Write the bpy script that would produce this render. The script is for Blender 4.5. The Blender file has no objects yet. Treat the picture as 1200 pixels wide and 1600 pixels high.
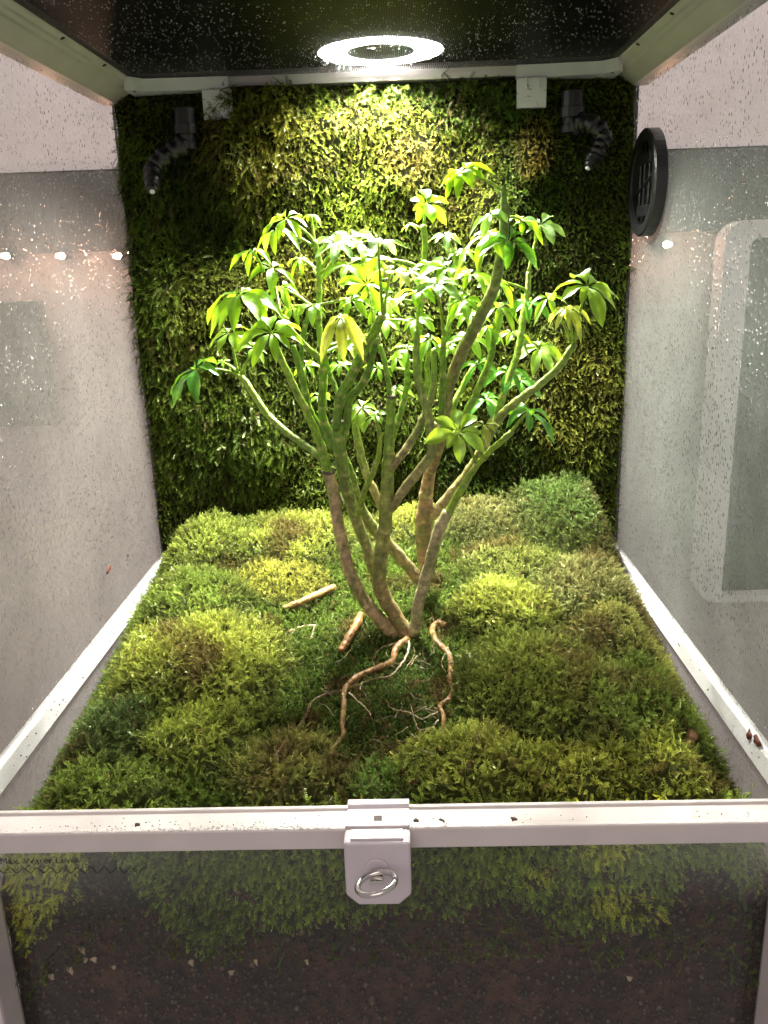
import bpy, bmesh, math, random
import numpy as np
from mathutils import Vector, Matrix

random.seed(7); RS = np.random.RandomState(11)
sc = bpy.context.scene
COL = sc.collection

# ------------------------------------------------------------------ camera
CP = np.array([.24527, -.40671, .28229]); YAW, PIT, ROL, F = -.02788, .28793, -.03302, 1338.7
_cy, _sy, _cp, _sp = math.cos(YAW), math.sin(YAW), math.cos(PIT), math.sin(PIT)
FWD = np.array([_sy*_cp, _cy*_cp, -_sp]); _r = np.array([_cy, -_sy, 0.]); _u = np.cross(_r, FWD)
RGT = math.cos(ROL)*_r + math.sin(ROL)*_u; UPV = -math.sin(ROL)*_r + math.cos(ROL)*_u
cam = bpy.data.cameras.new('camera'); camo = bpy.data.objects.new('camera', cam); COL.objects.link(camo)
cam.sensor_fit = 'VERTICAL'; cam.sensor_height = 24.; cam.sensor_width = 18.; cam.lens = F/1600*24
cam.clip_start = .01; cam.clip_end = 50
M = Matrix.Identity(4)
for i in range(3):
    M[i][0], M[i][1], M[i][2], M[i][3] = RGT[i], UPV[i], -FWD[i], CP[i]
camo.matrix_world = M
sc.camera = camo

def ray(x, y): return FWD + (x-600)/F*RGT - (y-800)/F*UPV
def atY(x, y, Y): d = ray(x, y); return CP + d*(Y-CP[1])/d[1]
def atZ(x, y, Z): d = ray(x, y); return CP + d*(Z-CP[2])/d[2]
def atX(x, y, X): d = ray(x, y); return CP + d*(X-CP[0])/d[0]

# ------------------------------------------------------------------ light, exposure
w = bpy.data.worlds.new('World'); sc.world = w; w.use_nodes = True
bg = w.node_tree.nodes['Background']; bg.inputs[0].default_value = (.90, .80, .765, 1); bg.inputs[1].default_value = .41
sc.view_settings.view_transform = 'Standard'; sc.view_settings.look = 'None'
sc.view_settings.exposure = 0; sc.view_settings.gamma = 1
sc.cycles.use_denoising = True
sc.cycles.max_bounces = 10; sc.cycles.transparent_max_bounces = 16; sc.cycles.diffuse_bounces = 5
sc.cycles.sample_clamp_indirect = 6
la = bpy.data.lights.new('room_light', 'AREA'); la.shape = 'RECTANGLE'; la.size = 1.6; la.size_y = 1.0
la.energy = 11; la.color = (1, .85, .81)
lo = bpy.data.objects.new('room_light', la); COL.objects.link(lo); lo.location = (-.1, -1.6, .95)
lo.rotation_euler = (Vector((.22, 0, 0))-Vector(lo.location)).to_track_quat('-Z', 'Y').to_euler()
lb = bpy.data.lights.new('backdrop_fill_light', 'AREA'); lb.shape = 'RECTANGLE'; lb.size = 1.6; lb.size_y = .25  # added fill lamp, brightens the wall behind the terrarium
lb.energy = 7; lb.color = (1, .88, .84)
lo = bpy.data.objects.new('backdrop_fill_light', lb); COL.objects.link(lo); lo.location = (.25, .62, 1.15)
lo.rotation_euler = (math.radians(28), 0, 0)
LAMP = 22.; LED = 3.6   # glow of the ring, watts of each of its LEDs

# ------------------------------------------------------------------ materials
class NT:
    def __init__(s, name):
        s.m = bpy.data.materials.new(name); s.m.use_nodes = True; s.t = s.m.node_tree; s.t.nodes.clear()
        s.out = s.n('ShaderNodeOutputMaterial')
    def n(s, typ, ins=None, **kw):
        k = s.t.nodes.new(typ)
        for a, b in kw.items(): setattr(k, a, b)
        for a, b in (ins or {}).items():
            if isinstance(b, tuple) and len(b) == 2 and hasattr(b[0], 'outputs'): s.t.links.new(b[0].outputs[b[1]], k.inputs[a])
            elif hasattr(b, 'outputs'): s.t.links.new(b.outputs[0], k.inputs[a])
            else: k.inputs[a].default_value = b
        return k
    def ramp(s, fac, stops):
        k = s.n('ShaderNodeValToRGB', {'Fac': fac}); e = k.color_ramp.elements
        while len(e) < len(stops): e.new(.5)
        for i, (p, c) in enumerate(stops):
            e[i].position = p; e[i].color = (*c, 1) if isinstance(c, tuple) else (c, c, c, 1)
        return k
    def math(s, op, a, b=0., clamp=False): return s.n('ShaderNodeMath', {0: a, 1: b}, operation=op, use_clamp=clamp)
    def fres(s, f0=.04, normal=None):
        lw = s.n('ShaderNodeLayerWeight', {'Blend': .5, **({'Normal': normal} if normal else {})})
        p5 = s.math('POWER', (lw, 1), 5.)
        return s.math('ADD', s.math('MULTIPLY', p5, 1-f0), f0)
    def done(s, sh): s.t.links.new(sh.outputs[0], s.out.inputs[0]); return s.m
    def pos(s): return s.n('ShaderNodeNewGeometry')
    def noise(s, scale, detail=3., vec=None, rough=.5):
        i = {'Scale': scale, 'Detail': detail, 'Roughness': rough}
        i['Vector'] = vec if vec else (s.pos(), 0)
        return s.n('ShaderNodeTexNoise', i)

def plastic(name, col, rough=.35, bump=0., bscale=900., var=.06, spec=.5):
    a = NT(name)
    n1 = a.noise(35., 4.); r = a.ramp(n1, [(.3, tuple(c*(1-var) for c in col)), (.7, tuple(min(1, c*(1+var)) for c in col))])
    i = {'Base Color': r, 'Roughness': rough, 'Specular IOR Level': spec}
    if bump:
        b = a.n('ShaderNodeBump', {'Height': a.noise(bscale, 2.), 'Strength': bump, 'Distance': .0006}); i['Normal'] = b
    return a.done(a.n('ShaderNodeBsdfPrincipled', i))

def mat_moss():
    a = NT('moss')
    at = a.n('ShaderNodeAttribute', attribute_name='col')
    nz = a.noise(260., 2.)
    mul = a.n('ShaderNodeMix', {0: .55, 6: (at, 0), 7: a.ramp(nz, [(.3, .55), (.75, 1.)])}, data_type='RGBA', blend_type='MULTIPLY')
    d = a.n('ShaderNodeBsdfDiffuse', {'Color': (mul, 2)})
    t = a.n('ShaderNodeBsdfTranslucent', {'Color': (mul, 2)})
    g = a.n('ShaderNodeBsdfGlossy', {'Color': (.85, .95, .6, 1), 'Roughness': .3})
    m = a.n('ShaderNodeMixShader', {0: .3, 1: d, 2: t})
    return a.done(a.n('ShaderNodeMixShader', {0: .022, 1: m, 2: g}))

def mat_leaf(name, top, trans, gloss=.09, tw=.5, rough=.36):
    a = NT(name)
    nz = a.noise(120., 3.)
    v = a.ramp(nz, [(.3, tuple(c*.72 for c in top)), (.7, tuple(min(1, c*1.15) for c in top))])
    rnd = a.n('ShaderNodeObjectInfo')
    hs = a.n('ShaderNodeHueSaturation', {'Hue': a.n('ShaderNodeMapRange', {0: (rnd, 5), 3: .492, 4: .525}), 'Saturation': .95, 'Value': a.n('ShaderNodeMapRange', {0: (rnd, 5), 3: 1.25, 4: .65}), 'Color': v})
    uv = a.n('ShaderNodeAttribute', attribute_name='mid')
    rib = a.n('ShaderNodeMix', {0: (uv, 2), 6: (hs, 0), 7: (*[min(1, c*1.6+.03) for c in top], 1)}, data_type='RGBA')
    b = a.n('ShaderNodeBump', {'Height': a.noise(420., 2.), 'Strength': .35, 'Distance': .0008})
    d = a.n('ShaderNodeBsdfDiffuse', {'Color': (rib, 2), 'Normal': b})
    t = a.n('ShaderNodeBsdfTranslucent', {'Color': (*trans, 1)})
    g = a.n('ShaderNodeBsdfGlossy', {'Color': (.95, 1, .95, 1), 'Roughness': rough, 'Normal': b})
    fr = a.fres(.035, b)
    m = a.n('ShaderNodeMixShader', {0: tw, 1: d, 2: t})
    return a.done(a.n('ShaderNodeMixShader', {0: a.math('ADD', a.math('MULTIPLY', fr, .5), gloss*.25), 1: m, 2: g}))

def mat_stem(name='stem_bark', rough=.45):
    a = NT(name)
    at = a.n('ShaderNodeAttribute', attribute_name='col')
    nz = a.ramp(a.noise(330., 4., rough=.7), [(.32, .35), (.7, 1.25)])
    mul = a.n('ShaderNodeMix', {0: .8, 6: (at, 0), 7: nz}, data_type='RGBA', blend_type='MULTIPLY')
    b = a.n('ShaderNodeBump', {'Height': a.noise(500., 4.), 'Strength': .8, 'Distance': .0012})
    return a.done(a.n('ShaderNodeBsdfPrincipled', {'Base Color': (mul, 2), 'Roughness': rough, 'Normal': b}))

def mat_soil():
    a = NT('soil')
    n1 = a.noise(55., 6., rough=.7); n2 = a.noise(400., 3.)
    c = a.ramp(n1, [(.3, (.014, .008, .007)), (.48, (.06, .03, .022)), (.62, (.13, .055, .035)), (.72, (.07, .05, .022)), (.85, (.16, .11, .07))])
    b = a.n('ShaderNodeBump', {'Height': n2, 'Strength': .9, 'Distance': .002})
    return a.done(a.n('ShaderNodeBsdfPrincipled', {'Base Color': c, 'Roughness': .75, 'Specular IOR Level': .15, 'Normal': b}))

def mat_fogged(name, fog=.5, tint=(.80, .78, .75), drops=420., amp=.35, streak=True):
    """a clear pane with breath-like condensation and droplets on it"""
    a = NT(name); p = a.pos()
    mp = a.n('ShaderNodeMapping', {'Vector': (p, 0), 'Scale': (1., 1., .35)})
    big = a.noise(9., 4.); st = a.noise(60., 3., vec=(mp, 0))
    vo = a.n('ShaderNodeTexVoronoi', {'Vector': (p, 0), 'Scale': drops, 'Randomness': 1.}, feature='F1')
    dm = a.ramp((vo, 'Distance'), [(.18, 1.), (.42, 0.)])
    pick = a.ramp((vo, 'Color'), [(.35, 0.), (.6, 1.)])
    drop = a.math('MULTIPLY', dm, pick)
    f = a.math('ADD', a.math('MULTIPLY', a.ramp(big, [(.3, 0.), (.7, 1.)]), amp*.35), fog)
    if streak: f = a.math('ADD', f, a.math('MULTIPLY', a.ramp(st, [(.35, 0.), (.75, 1.)]), amp*.2))
    gr = a.ramp(a.noise(1100., 2.), [(.35, .72), (.65, 1.28)]); f = a.math('MULTIPLY', f, gr)
    f = a.math('SUBTRACT', a.math('ADD', f, amp*.15), a.math('MULTIPLY', drop, amp*1.0), True)
    bump = a.n('ShaderNodeBump', {'Height': drop, 'Strength': .8, 'Distance': .001})
    tr0 = a.n('ShaderNodeBsdfTransparent', {'Color': (.95, .96, .95, 1)})
    rf = a.n('ShaderNodeBsdfRefraction', {'Color': (.95, .95, .95, 1), 'Roughness': .2, 'IOR': 1.0005})
    rd = a.n('ShaderNodeBsdfRefraction', {'Color': (.95, .95, .95, 1), 'Roughness': .04, 'IOR': 1.07, 'Normal': bump})
    tr1 = a.n('ShaderNodeMixShader', {0: .1, 1: tr0, 2: rf})
    tr = a.n('ShaderNodeMixShader', {0: a.math('MULTIPLY', drop, .8), 1: tr1, 2: rd})
    d = a.n('ShaderNodeBsdfDiffuse', {'Color': (*tint, 1)}); t = a.n('ShaderNodeBsdfTranslucent', {'Color': (*tint, 1)})
    fo = a.n('ShaderNodeMixShader', {0: .5, 1: d, 2: t})
    m = a.n('ShaderNodeMixShader', {0: f, 1: tr, 2: fo})
    g = a.n('ShaderNodeBsdfGlossy', {'Color': (1, 1, 1, 1), 'Roughness': .18, 'Normal': bump})
    return a.done(a.n('ShaderNodeMixShader', {0: a.math('ADD', a.math('MULTIPLY', drop, .08), .03), 1: m, 2: g}))

def mat_front():
    a = NT('front_glass'); p = a.pos()
    sx = a.n('ShaderNodeSeparateXYZ', {0: (p, 0)})
    # breath fog lies thick at the upper right and thinly along the top
    e = a.ramp((sx, 0), [(0., .16), (.12, .05), (.30, .0), (.42, .12), (.45, .3)])
    h = a.n('ShaderNodeMapRange', {0: (sx, 2), 1: -.075, 2: -.02, 3: 0., 4: 1.})
    f = a.math('MULTIPLY', a.math('MULTIPLY', e, h), a.ramp(a.noise(500., 3.), [(.3, .5), (.7, 1.4)]), True)
    tr = a.n('ShaderNodeBsdfTransparent', {'Color': (.90, .92, .91, 1)})
    d = a.n('ShaderNodeBsdfDiffuse', {'Color': (.7, .7, .7, 1)})
    m = a.n('ShaderNodeMixShader', {0: f, 1: tr, 2: d})
    g = a.n('ShaderNodeBsdfGlossy', {'Color': (1, .97, .97, 1), 'Roughness': .02})
    fr = a.fres(.033)
    return a.done(a.n('ShaderNodeMixShader', {0: fr, 1: m, 2: g}))

def mat_screen():
    a = NT('mesh_screen'); p = a.pos(); sx = a.n('ShaderNodeSeparateXYZ', {0: (p, 0)})
    def line(ax, pitch, ph):
        s = a.math('SINE', a.math('MULTIPLY', (sx, ax), 2*math.pi/pitch))
        return a.math('GREATER_THAN', s, -.3)
    hole = a.math('MULTIPLY', line(0, .0016, 0), line(1, .0036, 0))
    nz = a.ramp(a.noise(900., 1.), [(.42, 0.), (.5, 1.)])
    hole = a.math('MULTIPLY', hole, a.math('ADD', a.math('MULTIPLY', nz, .5), .5))
    k = a.n('ShaderNodeBsdfPrincipled', {'Base Color': (.003, .003, .003, 1), 'Roughness': .4, 'Specular IOR Level': .08})
    tr = a.n('ShaderNodeBsdfTransparent')
    return a.done(a.n('ShaderNodeMixShader', {0: hole, 1: k, 2: tr}))

def mat_emit(name, col, s):
    a = NT(name); return a.done(a.n('ShaderNodeEmission', {'Color': (*col, 1), 'Strength': s}))
def mat_drop():
    a = NT('water_drop')
    g = a.n('ShaderNodeBsdfGlossy', {'Color': (1, 1, 1, 1), 'Roughness': .08}); t = a.n('ShaderNodeBsdfTranslucent', {'Color': (.9, .92, .92, 1)})
    return a.done(a.n('ShaderNodeMixShader', {0: .3, 1: t, 2: g}))

MOSS = mat_moss(); STEM = mat_stem(); ROOT = mat_stem('root_bark', .38); SOIL = mat_soil()
WHITE = plastic('white_plastic', (.56, .515, .50), .3, .12, 700.)
STIP = plastic('stippled_white_plastic', (.70, .70, .70), .38, .55, 900.)
LOCKM = plastic('lilac_white_plastic', (.55, .50, .535), .32, .1)
BLACK = plastic('black_plastic', (.005, .005, .006), .4, .25, 800., spec=.6)
DARKH = plastic('lamp_housing_black', (.004, .004, .004), .8, spec=.1)
CHROME = plastic('key_metal', (.62, .60, .58), .22); CHROME.node_tree.nodes['Principled BSDF'].inputs['Metallic'].default_value = 1
INK = plastic('printed_ink', (.02, .02, .02), .5)
DIRT = plastic('dark_dirt', (.035, .018, .012), .7)
REDB = plastic('red_brown_scrap', (.11, .025, .015), .6, var=.3)
CHIP = plastic('pale_wood_chip', (.50, .37, .25), .6, .3, 500., var=.3)
DROP = mat_drop(); UNDER = plastic('moss_underside', (.035, .042, .012), .95, .8, 300., var=.4, spec=.05)
_a = NT('clear_drop'); CLEAR = _a.done(_a.n('ShaderNodeMixShader', {0: _a.fres(.06), 1: _a.n('ShaderNodeMixShader', {0: .25, 1: _a.n('ShaderNodeBsdfTransparent', {'Color': (.9, .9, .9, 1)}), 2: _a.n('ShaderNodeBsdfTranslucent', {'Color': (.6, .6, .6, 1)})}), 2: _a.n('ShaderNodeBsdfGlossy', {'Color': (1, 1, 1, 1), 'Roughness': .1})}))
SIDE_L = mat_fogged('condensation_left', .075, (.68, .63, .60), 270., .16); SIDE_R = mat_fogged('condensation_right', .06, (.60, .66, .61), 270., .16)
TANK = mat_fogged('clear_tank_wall', .12, (.62, .60, .58), 330., .3, False)
FRONT = mat_front(); SCREEN = mat_screen()
LEAF = {
    'y': mat_leaf('leaf_young_yellow_green', (.22, .42, .02), (.40, .68, .015), .07, .55),
    'g': mat_leaf('leaf_fresh_green', (.17, .32, .02), (.42, .62, .02), .10, .5),
    'd': mat_leaf('leaf_deep_green', (.06, .21, .02), (.22, .52, .02), .16, .4, .2),
    'o': mat_leaf('leaf_dull_olive', (.25, .30, .04), (.42, .46, .035), .08, .5),
    'p': mat_leaf('leaf_pale_wet', (.17, .30, .10), (.38, .60, .08), .22, .45, .24),
}

# ------------------------------------------------------------------ object helpers
def link(name, me, mat=None, parent=None):
    o = bpy.data.objects.new(name, me); COL.objects.link(o)
    if mat is not None and me is not None: me.materials.append(mat)
    if parent is not None: o.parent = parent
    return o
def tag(o, label=None, cat=None, group=None, kind=None):
    if label: o['label'] = label
    if cat: o['category'] = cat
    if group: o['group'] = group
    if kind: o['kind'] = kind
    return o
def thing(name, label, cat, loc, group=None):
    o = bpy.data.objects.new(name, None); COL.objects.link(o); o.location = loc; o.empty_display_size = .01
    return tag(o, label, cat, group)
def pyd(name, V, Fc, mat, parent=None, smooth=False, cols=None, off=None):
    V = np.asarray(V, float)
    if parent is not None and parent.type == 'EMPTY' or off is not None:
        V = V-np.array(off if off is not None else parent.location)
    me = bpy.data.meshes.new(name)
    Fc = list(Fc) if not isinstance(Fc, np.ndarray) else Fc
    if isinstance(Fc, np.ndarray):
        n, k = Fc.shape
        me.vertices.add(len(V)); me.vertices.foreach_set('co', V.astype(np.float32).ravel())
        me.loops.add(n*k); me.loops.foreach_set('vertex_index', Fc.astype(np.int32).ravel())
        me.polygons.add(n); me.polygons.foreach_set('loop_start', (np.arange(n)*k).astype(np.int32))
        me.update(calc_edges=True)
    else: me.from_pydata([tuple(v) for v in V], [], Fc)
    if cols is not None:
        at = me.attributes.new('col', 'FLOAT_COLOR', 'POINT')
        c = np.ones((len(V), 4), np.float32); c[:, :3] = cols; at.data.foreach_set('color', c.ravel())
    if smooth: me.polygons.foreach_set('use_smooth', np.ones(len(me.polygons), bool))
    me.validate(); me.update()
    return link(name, me, mat, parent)
def bmo(name, bm, mat, parent=None, smooth=False, bevel=0., seg=2):
    if bevel: bmesh.ops.bevel(bm, geom=bm.edges[:], offset=bevel, segments=seg, affect='EDGES', profile=.6, clamp_overlap=True)
    bmesh.ops.recalc_face_normals(bm, faces=bm.faces[:])
    if parent is not None and parent.type == 'EMPTY': bmesh.ops.translate(bm, verts=bm.verts[:], vec=-Vector(parent.location))
    me = bpy.data.meshes.new(name); bm.to_mesh(me); bm.free()
    if smooth: me.polygons.foreach_set('use_smooth', np.ones(len(me.polygons), bool))
    return link(name, me, mat, parent)
def box(bm, lo, hi):
    r = bmesh.ops.create_cube(bm, size=1)['verts']
    for v in r: v.co = Vector([lo[i]+(v.co[i]+.5)*(hi[i]-lo[i]) for i in range(3)])
    return r
def prism(bm, poly, ax, a, b):
    """polygon of (u,v) pairs pushed along axis ax from a to b"""
    def P(u, v, t): return {0: (t, u, v), 1: (u, t, v), 2: (u, v, t)}[ax]
    A = [bm.verts.new(P(u, v, a)) for u, v in poly]; B = [bm.verts.new(P(u, v, b)) for u, v in poly]
    n = len(poly); bm.faces.new(A); bm.faces.new(B[::-1])
    for i in range(n): bm.faces.new((A[i], B[i], B[(i+1) % n], A[(i+1) % n]))
def lathe(bm, base, axis, prof, n=20):
    """prof: list of (t along axis, radius)"""
    ax = Vector(axis).normalized(); u = ax.orthogonal().normalized(); v = ax.cross(u); base = Vector(base); rings = []
    for t, r in prof:
        rings.append([bm.verts.new(base+ax*t+(u*math.cos(2*math.pi*k/n)+v*math.sin(2*math.pi*k/n))*max(r, 1e-5)) for k in range(n)])
    for a, b in zip(rings, rings[1:]):
        for k in range(n): bm.faces.new((a[k], b[k], b[(k+1) % n], a[(k+1) % n]))
    bm.faces.new(rings[0][::-1]); bm.faces.new(rings[-1])
def resample(P, step):
    """Catmull-Rom through rows of P (any columns, xyz first)"""
    P = np.asarray(P, float); Q = np.vstack([2*P[0]-P[1], P, 2*P[-1]-P[-2]]); out = []
    for i in range(1, len(Q)-2):
        n = max(2, int(np.linalg.norm(Q[i+1, :3]-Q[i, :3])/step))
        for k in range(n):
            t = k/n; a, b, c, d = Q[i-1], Q[i], Q[i+1], Q[i+2]
            out.append(.5*((2*b)+(-a+c)*t+(2*a-5*b+4*c-d)*t*t+(-a+3*b-3*c+d)*t**3))
    out.append(P[-1]); return np.array(out)
def tube(P, R, sides=10):
    """returns verts, quads for a tube along P with radii R, capped"""
    P = np.asarray(P); n = len(P); T = np.gradient(P, axis=0); T /= np.linalg.norm(T, axis=1)[:, None]+1e-12
    u = np.cross(T[0], [0.3, 1, .2]); u /= np.linalg.norm(u); V = []; Fq = []
    for i in range(n):
        u = u-T[i]*(u@T[i]); u /= np.linalg.norm(u); v = np.cross(T[i], u)
        for k in range(sides):
            a = 2*math.pi*k/sides; V.append(P[i]+R[i]*(math.cos(a)*u+math.sin(a)*v))
    for i in range(n-1):
        for k in range(sides):
            Fq.append((i*sides+k, i*sides+(k+1) % sides, (i+1)*sides+(k+1) % sides, (i+1)*sides+k))
    Fq.append(tuple(range(sides))[::-1]); Fq.append(tuple((n-1)*sides+k for k in range(sides)))
    return np.array(V), Fq
_perm = RS.rand(64, 64, 8)
def vn(x, y, k=0):
    x = np.asarray(x, float); y = np.asarray(y, float); xi = np.floor(x).astype(int); yi = np.floor(y).astype(int); fx = x-xi; fy = y-yi
    fx = fx*fx*(3-2*fx); fy = fy*fy*(3-2*fy); p = _perm[:, :, k % 8]
    g = lambda i, j: p[(xi+i) % 64, (yi+j) % 64]
    return (g(0, 0)*(1-fx)+g(1, 0)*fx)*(1-fy)+(g(0, 1)*(1-fx)+g(1, 1)*fx)*fy
def fbm(x, y, k=0): return (vn(x, y, k)+.5*vn(2*x+7, 2*y+3, k+1)+.25*vn(4*x+1, 4*y+9, k+2))/1.75

# ------------------------------------------------------------------ the room seen through the side panes
W, D, ZT, ZL = .45, .414, .417, .004
RY = .95
def rect_bm(x0, x1, z0, z1, y0, y1):
    bm = bmesh.new(); box(bm, (x0, y0, z0), (x1, y1, z1)); return bm
zA = atY(100, 269, RY)[2]
wallm = plastic('room_wall_paint', (.50, .455, .425), .8, .2, 60.); upm = plastic('room_upper_wall_paint', (.90, .83, .83), .7, .2, 60.)
o = bmo('room_wall', rect_bm(-1.6, 2.1, -.9, zA, RY, RY+.04), wallm); tag(o, kind='structure')
o = bmo('room_upper_wall', rect_bm(-1.6, 2.1, zA+.001, zA+1.2, RY-.01, RY+.04), upm); tag(o, kind='structure')
zB0 = atY(100, 395, RY)[2]
t = thing('wall_strip', 'long dark grey strip along the room wall behind the misted side panes', 'wall panel', (.25, RY-.006, zB0))
bmo('panel_board', rect_bm(-1.6, 2.1, zB0, zA-.002, RY-.014, RY-.002), plastic('grey_strip', (.075, .08, .08), .5), t)
bulbm = mat_emit('warm_bulb', (1., .55, .36), 160.)
for i, px in enumerate((12, 98, 186, 1040)):
    py = 400 if px < 300 else 382
    c = atY(px, py, RY-.03)
    nm = ['warm spotlight furthest from the moss wall at left', 'warm spotlight in the middle of the three behind the left pane',
          'warm spotlight close to the left edge of the moss wall', 'single warm spotlight glowing under the round black vent'][i]
    s = thing('spotlight', nm, 'light', tuple(c), 'warm spotlights glowing through the misted panes')
    bm = bmesh.new(); lathe(bm, c, (0, -1, 0), [(-.012, .003), (-.010, .0055), (.0, .006), (.003, .0055)]); bmo('lamp_body', bm, BLACK, s, True)
    bm = bmesh.new(); lathe(bm, c+np.array([0, -.0045, 0]), (0, -1, 0), [(0, .0048), (.003, .004), (.0045, .002)]); bmo('bulb', bm, bulbm, s, True)
    pl = bpy.data.lights.new('bulb_glow', 'POINT'); pl.energy = .07; pl.color = (1, .5, .34); pl.shadow_soft_size = .004
    po = bpy.data.objects.new('bulb_glow', pl); COL.objects.link(po); po.parent = s; po.location = (0, -.016, 0)
# grey-green board, left
a0 = atY(-120, 475, RY-.05); a1 = atY(91, 664, RY-.05)
t = thing('grey_board', 'grey green rectangular board standing behind the misted left pane', 'panel', (a1[0], RY-.03, a1[2]))
bmo('board', rect_bm(a0[0], a1[0], a1[2], a0[2], RY-.06, RY-.035), plastic('grey_green_board', (.13, .155, .125), .6, var=.25), t, bevel=.004)
# white framed box, right
b0 = atY(1122, 345, RY-.1); b1 = atY(1420, 935, RY-.1); b0[0] = atY(1116, 600, RY-.1)[0]
t = thing('framed_window', 'white frame with rounded corner around dark glass behind the misted right pane', 'window', (b1[0], RY-.08, b1[2]))
def rrect(x0, x1, z0, z1, r, n=6):
    P = []
    for cx, cz, a in ((x1-r, z1-r, 0), (x0+r, z1-r, 90), (x0+r, z0+r, 180), (x1-r, z0+r, 270)):
        for k in range(n+1): P.append((cx+r*math.cos(math.radians(a+90*k/n)), cz+r*math.sin(math.radians(a+90*k/n))))
    return P
O = rrect(b0[0], b1[0], b1[2], b0[2], .03); I = rrect(b0[0]+.036, b1[0]-.036, b1[2]+.01, b0[2]-.024, .012)
bm = bmesh.new(); vs = [[bm.verts.new((x, y, z)) for x, z in P] for P, y in ((O, RY-.06), (O, RY-.1), (I, RY-.1), (I, RY-.06))]
for A, B in zip(vs, vs[1:]):
    for k in range(len(A)): bm.faces.new((A[k], A[(k+1) % len(A)], B[(k+1) % len(A)], B[k]))
bmo('frame', bm, plastic('white_frame', (.60, .58, .57), .5), t)
a = NT('dark_pane'); r_ = a.ramp(a.noise(14., 4.), [(.35, (.02, .026, .028)), (.6, (.05, .065, .055)), (.75, (.09, .11, .08))])
bmo('pane', rect_bm(b0[0]+.03, b1[0]-.03, b1[2]+.005, b0[2]-.018, RY-.075, RY-.068), a.done(a.n('ShaderNodeBsdfPrincipled', {'Base Color': r_, 'Roughness': .6})), t)

# ------------------------------------------------------------------ terrarium
T = thing('terrarium', 'white framed glass terrarium with black mesh top and misted side panes', 'terrarium', (W/2, D/2, -.205))
bmo('side_pane', rect_bm(-.004, 0, ZL, ZT+.01, .0, D, ) if False else rect_bm(-.004, 0, -.004, ZT+.012, .0, D), SIDE_L, T)
bmo('side_pane', rect_bm(W, W+.004, -.004, ZT+.012, .0, D), SIDE_R, T)
bmo('tank_wall', rect_bm(-.006, -.002, -.2, -.0125, 0.0, D), TANK, T)
bmo('tank_wall', rect_bm(W+.002, W+.006, -.2, -.0125, 0.0, D), TANK, T)
bmo('tank_floor', rect_bm(-.006, W+.006, -.206, -.201, -.004, D+.01), WHITE, T)
bmo('back_panel', rect_bm(-.006, W+.006, -.2, ZT+.03, D+.001, D+.008), BLACK, T)
bmo('front_pane', rect_bm(.0076, W-.0076, -.2, -.0185, -.0045, -.0005), FRONT, T)
for s in (0, 1):
    bm = bmesh.new(); sg = 1 if s == 0 else -1; x = 0 if s == 0 else W
    prism(bm, [(x-sg*.006, -.0125), (x+sg*.0028, -.0125), (x+sg*.0028, .0015), (x+sg*.0012, .0042), (x+sg*.0002, .0042), (x+sg*.0002, .000), (x-sg*.006, .0)][::sg], 1, .0005, D)
    bmo('ledge', bm, STIP, T, bevel=.0007)
    bm = bmesh.new(); x0, x1 = (-.034, .0072) if s == 0 else (W-.0072, W+.034)
    box(bm, (x0, -.024, -.205), (x1, -.001, -.0186)); bmo('corner_post', bm, WHITE, T, bevel=.002)
bm = bmesh.new()
prism(bm, [(.0012, -.018), (.0012, -.0072), (.0003, -.0066), (-.0018, -.0066), (-.0028, -.0082), (-.0172, -.0084), (-.0182, -.0060), (-.0192, -.0052), (-.0212, -.0052), (-.0222, -.0062), (-.0222, -.0172), (-.0214, -.018)], 0, -.036, W+.036)
bmo('front_bar', bm, WHITE, T, bevel=.0005)
# top rails: stepped profile down both sides
for s in (0, 1):
    sg = 1 if s == 0 else -1; x = 0 if s == 0 else W
    prof = [(-.012, ZT+.001), (.0035, ZT), (.0045, ZT+.0015), (.015, ZT+.0085), (.0155, ZT+.0105), (.0185, ZT+.0120), (.0188, ZT+.0138), (.0225, ZT+.0155), (.0235, ZT+.0185), (.024, ZT+.026), (-.012, ZT+.026)]
    bm = bmesh.new(); prism(bm, [(x+sg*u, z) for u, z in prof][::sg], 1, -.02, D-.004)
    bmo('top_rail', bm, WHITE, T, bevel=.0006)
    # slot hole dark plug
    for yy in (.235, .32):
        bm = bmesh.new(); c = (x+sg*.0208, yy, ZT+.0147); lathe(bm, c, (sg*.35, 0, -1), [(-.002, .0016), (.0006, .0016)], 10); bmo('screw_hole', bm, DIRT, T)
ZS = .4335
bm = bmesh.new(); prism(bm, [(D-.0235, ZS-.0035), (D-.022, ZS-.0075), (D-.004, ZS-.0085), (D-.001, ZS-.0085), (D-.001, ZS+.008), (D-.0235, ZS+.008)], 0, .0236, W-.0236)
bmo('back_rail', bm, WHITE, T, bevel=.0005)
bm = bmesh.new(); lathe(bm, atZ(582, 132, ZS-.006), (0, -.9, -.3), [(-.002, .0016), (.0004, .0016)], 10); bmo('screw_hole', bm, DIRT, T)
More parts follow.
